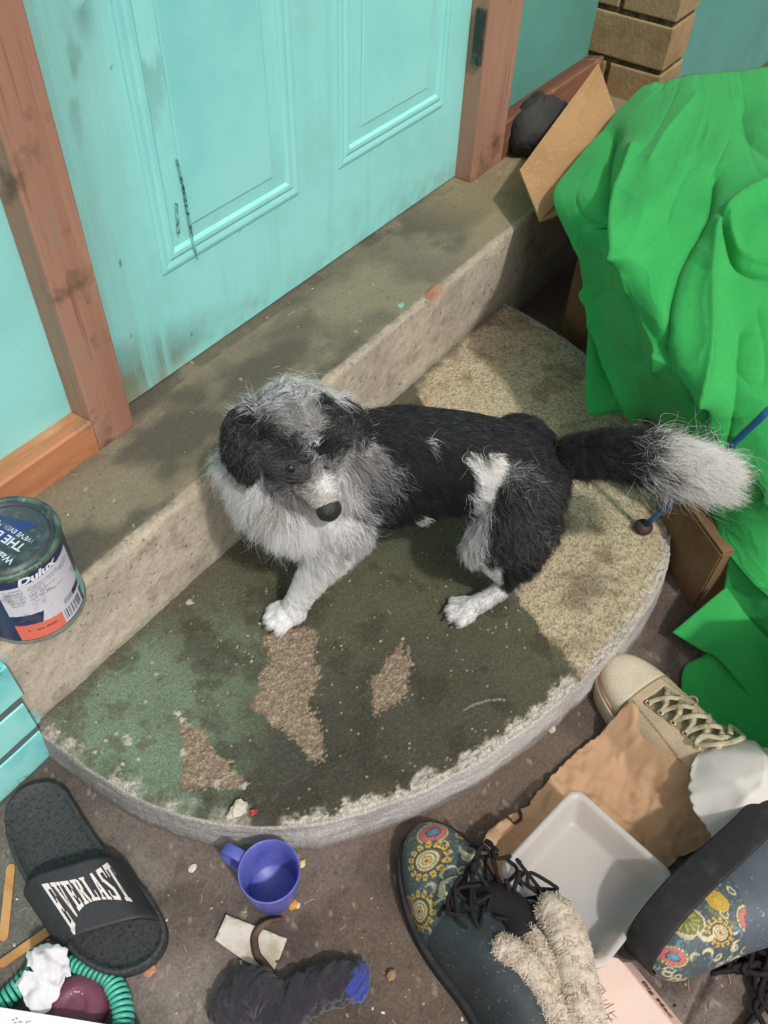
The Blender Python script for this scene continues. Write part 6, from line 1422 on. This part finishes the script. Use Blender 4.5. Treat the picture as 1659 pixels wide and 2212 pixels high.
# ---------------------------------------------------------------- frosted plastic tub
def plastic_tub():
    zr, zf = .064, .030
    A, B, Cc, Dd = [np.array(pz(x, y, zr)) for x, y in ((1256, 1702), (1466, 1908), (1288, 2084), (1060, 1878))]
    c = (A + B + Cc + Dd) / 4; root = empty('plastic_tub', c * (1, 1, 0))
    ex = ((B - A) + (Cc - Dd)) / 4; ey = ((Dd - A) + (Cc - B)) / 4; ey -= ex * (ey @ ex) / (ex @ ex); Lx, Ly = np.linalg.norm(ex), np.linalg.norm(ey); ex, ey = ex / Lx, ey / Ly
    def rrect(hx, hy, r, n=9):
        out = []
        for cx, cy, a0 in ((hx - r, hy - r, 0), (-hx + r, hy - r, 90), (-hx + r, -hy + r, 180), (hx - r, -hy + r, 270)):
            for t in np.linspace(0, 90, n): q = math.radians(a0 + t); out.append((cx + r * math.cos(q), cy + r * math.sin(q)))
        return out
    prof = [(.0, zr - .004, .012), (.0, zr, .012), (-.0012, zr + .001, .012), (-.005, zr, .011), (-.0062, zr - .003, .010), (-.009, zr - .012, .009), (-.015, zf + .004, .008), (-.0175, zf + .0008, .007), (-.022, zf, .006)]
    V = []; n = 36
    for d, z, r in prof:
        for x, y in rrect(Lx + d, Ly + d, r): p = c + ex * x + ey * y; V.append((p[0], p[1], z))
    F = [(i * n + k, i * n + (k + 1) % n, (i + 1) * n + (k + 1) % n, (i + 1) * n + k) for i in range(len(prof) - 1) for k in range(n)]; F.append(tuple((len(prof) - 1) * n + k for k in range(n)))
    m = bpy.data.materials.new('frosted plastic'); m.use_nodes = True; nt = m.node_tree; pb = [q for q in nt.nodes if q.type == 'BSDF_PRINCIPLED'][0]; out = [q for q in nt.nodes if q.type == 'OUTPUT_MATERIAL'][0]
    pb.inputs['Base Color'].default_value = (.88, .855, .83, 1); pb.inputs['Roughness'].default_value = .22; pb.inputs['Specular IOR Level'].default_value = .55
    tr = nt.nodes.new('ShaderNodeBsdfTranslucent'); tr.inputs['Color'].default_value = (.80, .77, .745, 1); tp = nt.nodes.new('ShaderNodeBsdfTransparent'); tp.inputs['Color'].default_value = (.95, .94, .93, 1)
    m1 = nt.nodes.new('ShaderNodeMixShader'); m1.inputs[0].default_value = .5; m2 = nt.nodes.new('ShaderNodeMixShader'); m2.inputs[0].default_value = .36
    tx = nt.nodes.new('ShaderNodeTexNoise'); tx.inputs['Scale'].default_value = 40; bp = nt.nodes.new('ShaderNodeBump'); bp.inputs['Strength'].default_value = .12; bp.inputs['Distance'].default_value = .002; nt.links.new(tx.outputs['Fac'], bp.inputs['Height']); nt.links.new(bp.outputs[0], pb.inputs['Normal'])
    nt.links.new(pb.outputs[0], m1.inputs[1]); nt.links.new(tr.outputs[0], m1.inputs[2]); nt.links.new(m1.outputs[0], m2.inputs[1]); nt.links.new(tp.outputs[0], m2.inputs[2]); nt.links.new(m2.outputs[0], out.inputs['Surface'])
    me = mesh_pd(V, F); o = link('shell', me, m, root, True)
    sm = o.modifiers.new('thickness', 'SOLIDIFY'); sm.thickness = .0007
    return tag(root, 'open frosted plastic tub lying on the brown paper bag', 'tub')
plastic_tub()

# ---------------------------------------------------------------- white plastic bag
def white_bag():
    m = mat('white plastic bag', lin(226, 218, 210), .5, [(9, lin(210, 203, 197), .45, .65)], bump=(26, .35), spec=.35, trans=.22)
    o = folded_sheet('white_bag', [(1496, 1690), (1498, 1655), (1506, 1628), (1530, 1612), (1565, 1606), (1620, 1612), (1680, 1622), (1760, 1640), (1790, 1720), (1740, 1800), (1700, 1830), (1660, 1822), (1640, 1800), (1622, 1778), (1600, 1790), (1575, 1800), (1560, 1806), (1548, 1794), (1530, 1765), (1512, 1740), (1502, 1715)], .075, (lambda f1, f2: (lambda x, y: np.maximum(f1(x, y), f2(x, y))))(mound((1600, 1690), .040, .050, .060), mound((1700, 1740), .030, .060, .060)), m, 16, seed=12, amp=.0085, cell=.0028)
    folded_sheet('gathered_neck', [(1545, 1795), (1575, 1790), (1610, 1785), (1650, 1765), (1665, 1790), (1650, 1815), (1600, 1822), (1585, 1845), (1570, 1835), (1560, 1812)], .030, mound((1600, 1805), .020, .016, .04), m, 12, o, seed=5, amp=.006, cell=.0025)
    return tag(o, 'crumpled white plastic bag resting on the heel of the sneaker', 'bag')
white_bag()

# ---------------------------------------------------------------- burger carton
def burger_carton():
    z = .046; T = [pz(x, y, z) for x, y in ((1296, 2062), (1334, 2070), (1346, 2080), (1458, 2218), (1420, 2290), (1230, 2290), (1215, 2150))]
    m = mat('pale pink card', lin(226, 200, 184), .6, [(12, lin(216, 188, 172), .45, .65)], bump=(50, .2), spec=.3)
    n = len(T); V = [tuple(p) for p in T] + [(p[0] + .004, p[1] - .004, .004) for p in T]
    o = link('burger_carton', mesh_pd(V, [tuple(range(n)), tuple(range(2 * n - 1, n - 1, -1))] + [(i, i + n, (i + 1) % n + n, (i + 1) % n) for i in range(n)]), m)
    e = [pz(1346, 2080, z + .001), pz(1458, 2218, z + .001)]; f_ = [pz(1360, 2078, z - .012), pz(1472, 2214, z - .012)]
    v, f = panel_vf([pz(1346, 2080, z + .0006), pz(1458, 2218, z + .0006), pz(1474, 2214, z - .010), pz(1364, 2080, z - .010)], .0012); link('tuck_edge', mesh_pd(v, f), mat('pale card edge', lin(214, 180, 166), .6), o)
    ink = mat('brown red ink', lin(110, 62, 54), .6)
    a, b = np.array(pz(1386, 2122, z - .0035)), np.array(pz(1450, 2200, z - .0035)); d = _n(b - a); w = np.linalg.norm(b - a); s = _n(np.array(pz(1366, 2083, z - .010)) - np.array(pz(1350, 2087, z + .0006))); nrm = _n(np.cross(d, s)); nrm = nrm if nrm[2] > 0 else -nrm
    tv, tf = text_vf('Big Mac', .010, .0003); tv[:, 0] -= tv[:, 0].min(); tv[:, 0] *= w / tv[:, 0].max(); tv[:, 1] *= .95
    link('lettering', mesh_pd([a + d * q[0] + s * (q[1] - .0022) + nrm * .0012 for q in tv], tf), ink, o)
    # small printed marks: a framed symbol, three bars, a scribble
    V = []; F = []; gk = mat('grey ink', lin(110, 92, 88), .7)
    def stroke(p, q, wd=1.3):
        p, q = np.array(p, float), np.array(q, float); dd = (q - p) / np.linalg.norm(q - p); nn = np.array([-dd[1], dd[0]]) * wd / 2; k = len(V)
        for r_ in (p - nn, q - nn, q + nn, p + nn): V.append(pz(r_[0], r_[1], z + .0004 + .00002 * (k // 4)))
        F.append((k, k + 1, k + 2, k + 3))
    for p, q in (((1294, 2122), (1308, 2140)), ((1308, 2140), (1298, 2150)), ((1290, 2126), (1292, 2122)), ((1294, 2134), (1300, 2142)), ((1296, 2140), (1304, 2136)), ((1292, 2164), (1312, 2160)), ((1296, 2174), (1318, 2168)), ((1298, 2186), (1326, 2168)), ((1308, 2194), (1328, 2184)), ((1304, 2200), (1326, 2202)), ((1312, 2190), (1322, 2208)), ((1318, 2186), (1332, 2198)), ((1308, 2206), (1316, 2196))): stroke(p, q)
    link('print', mesh_pd(V, F), gk, o)
    return tag(o, 'pale pink folded burger carton with printed name beside the tipped boot', 'carton')
burger_carton()
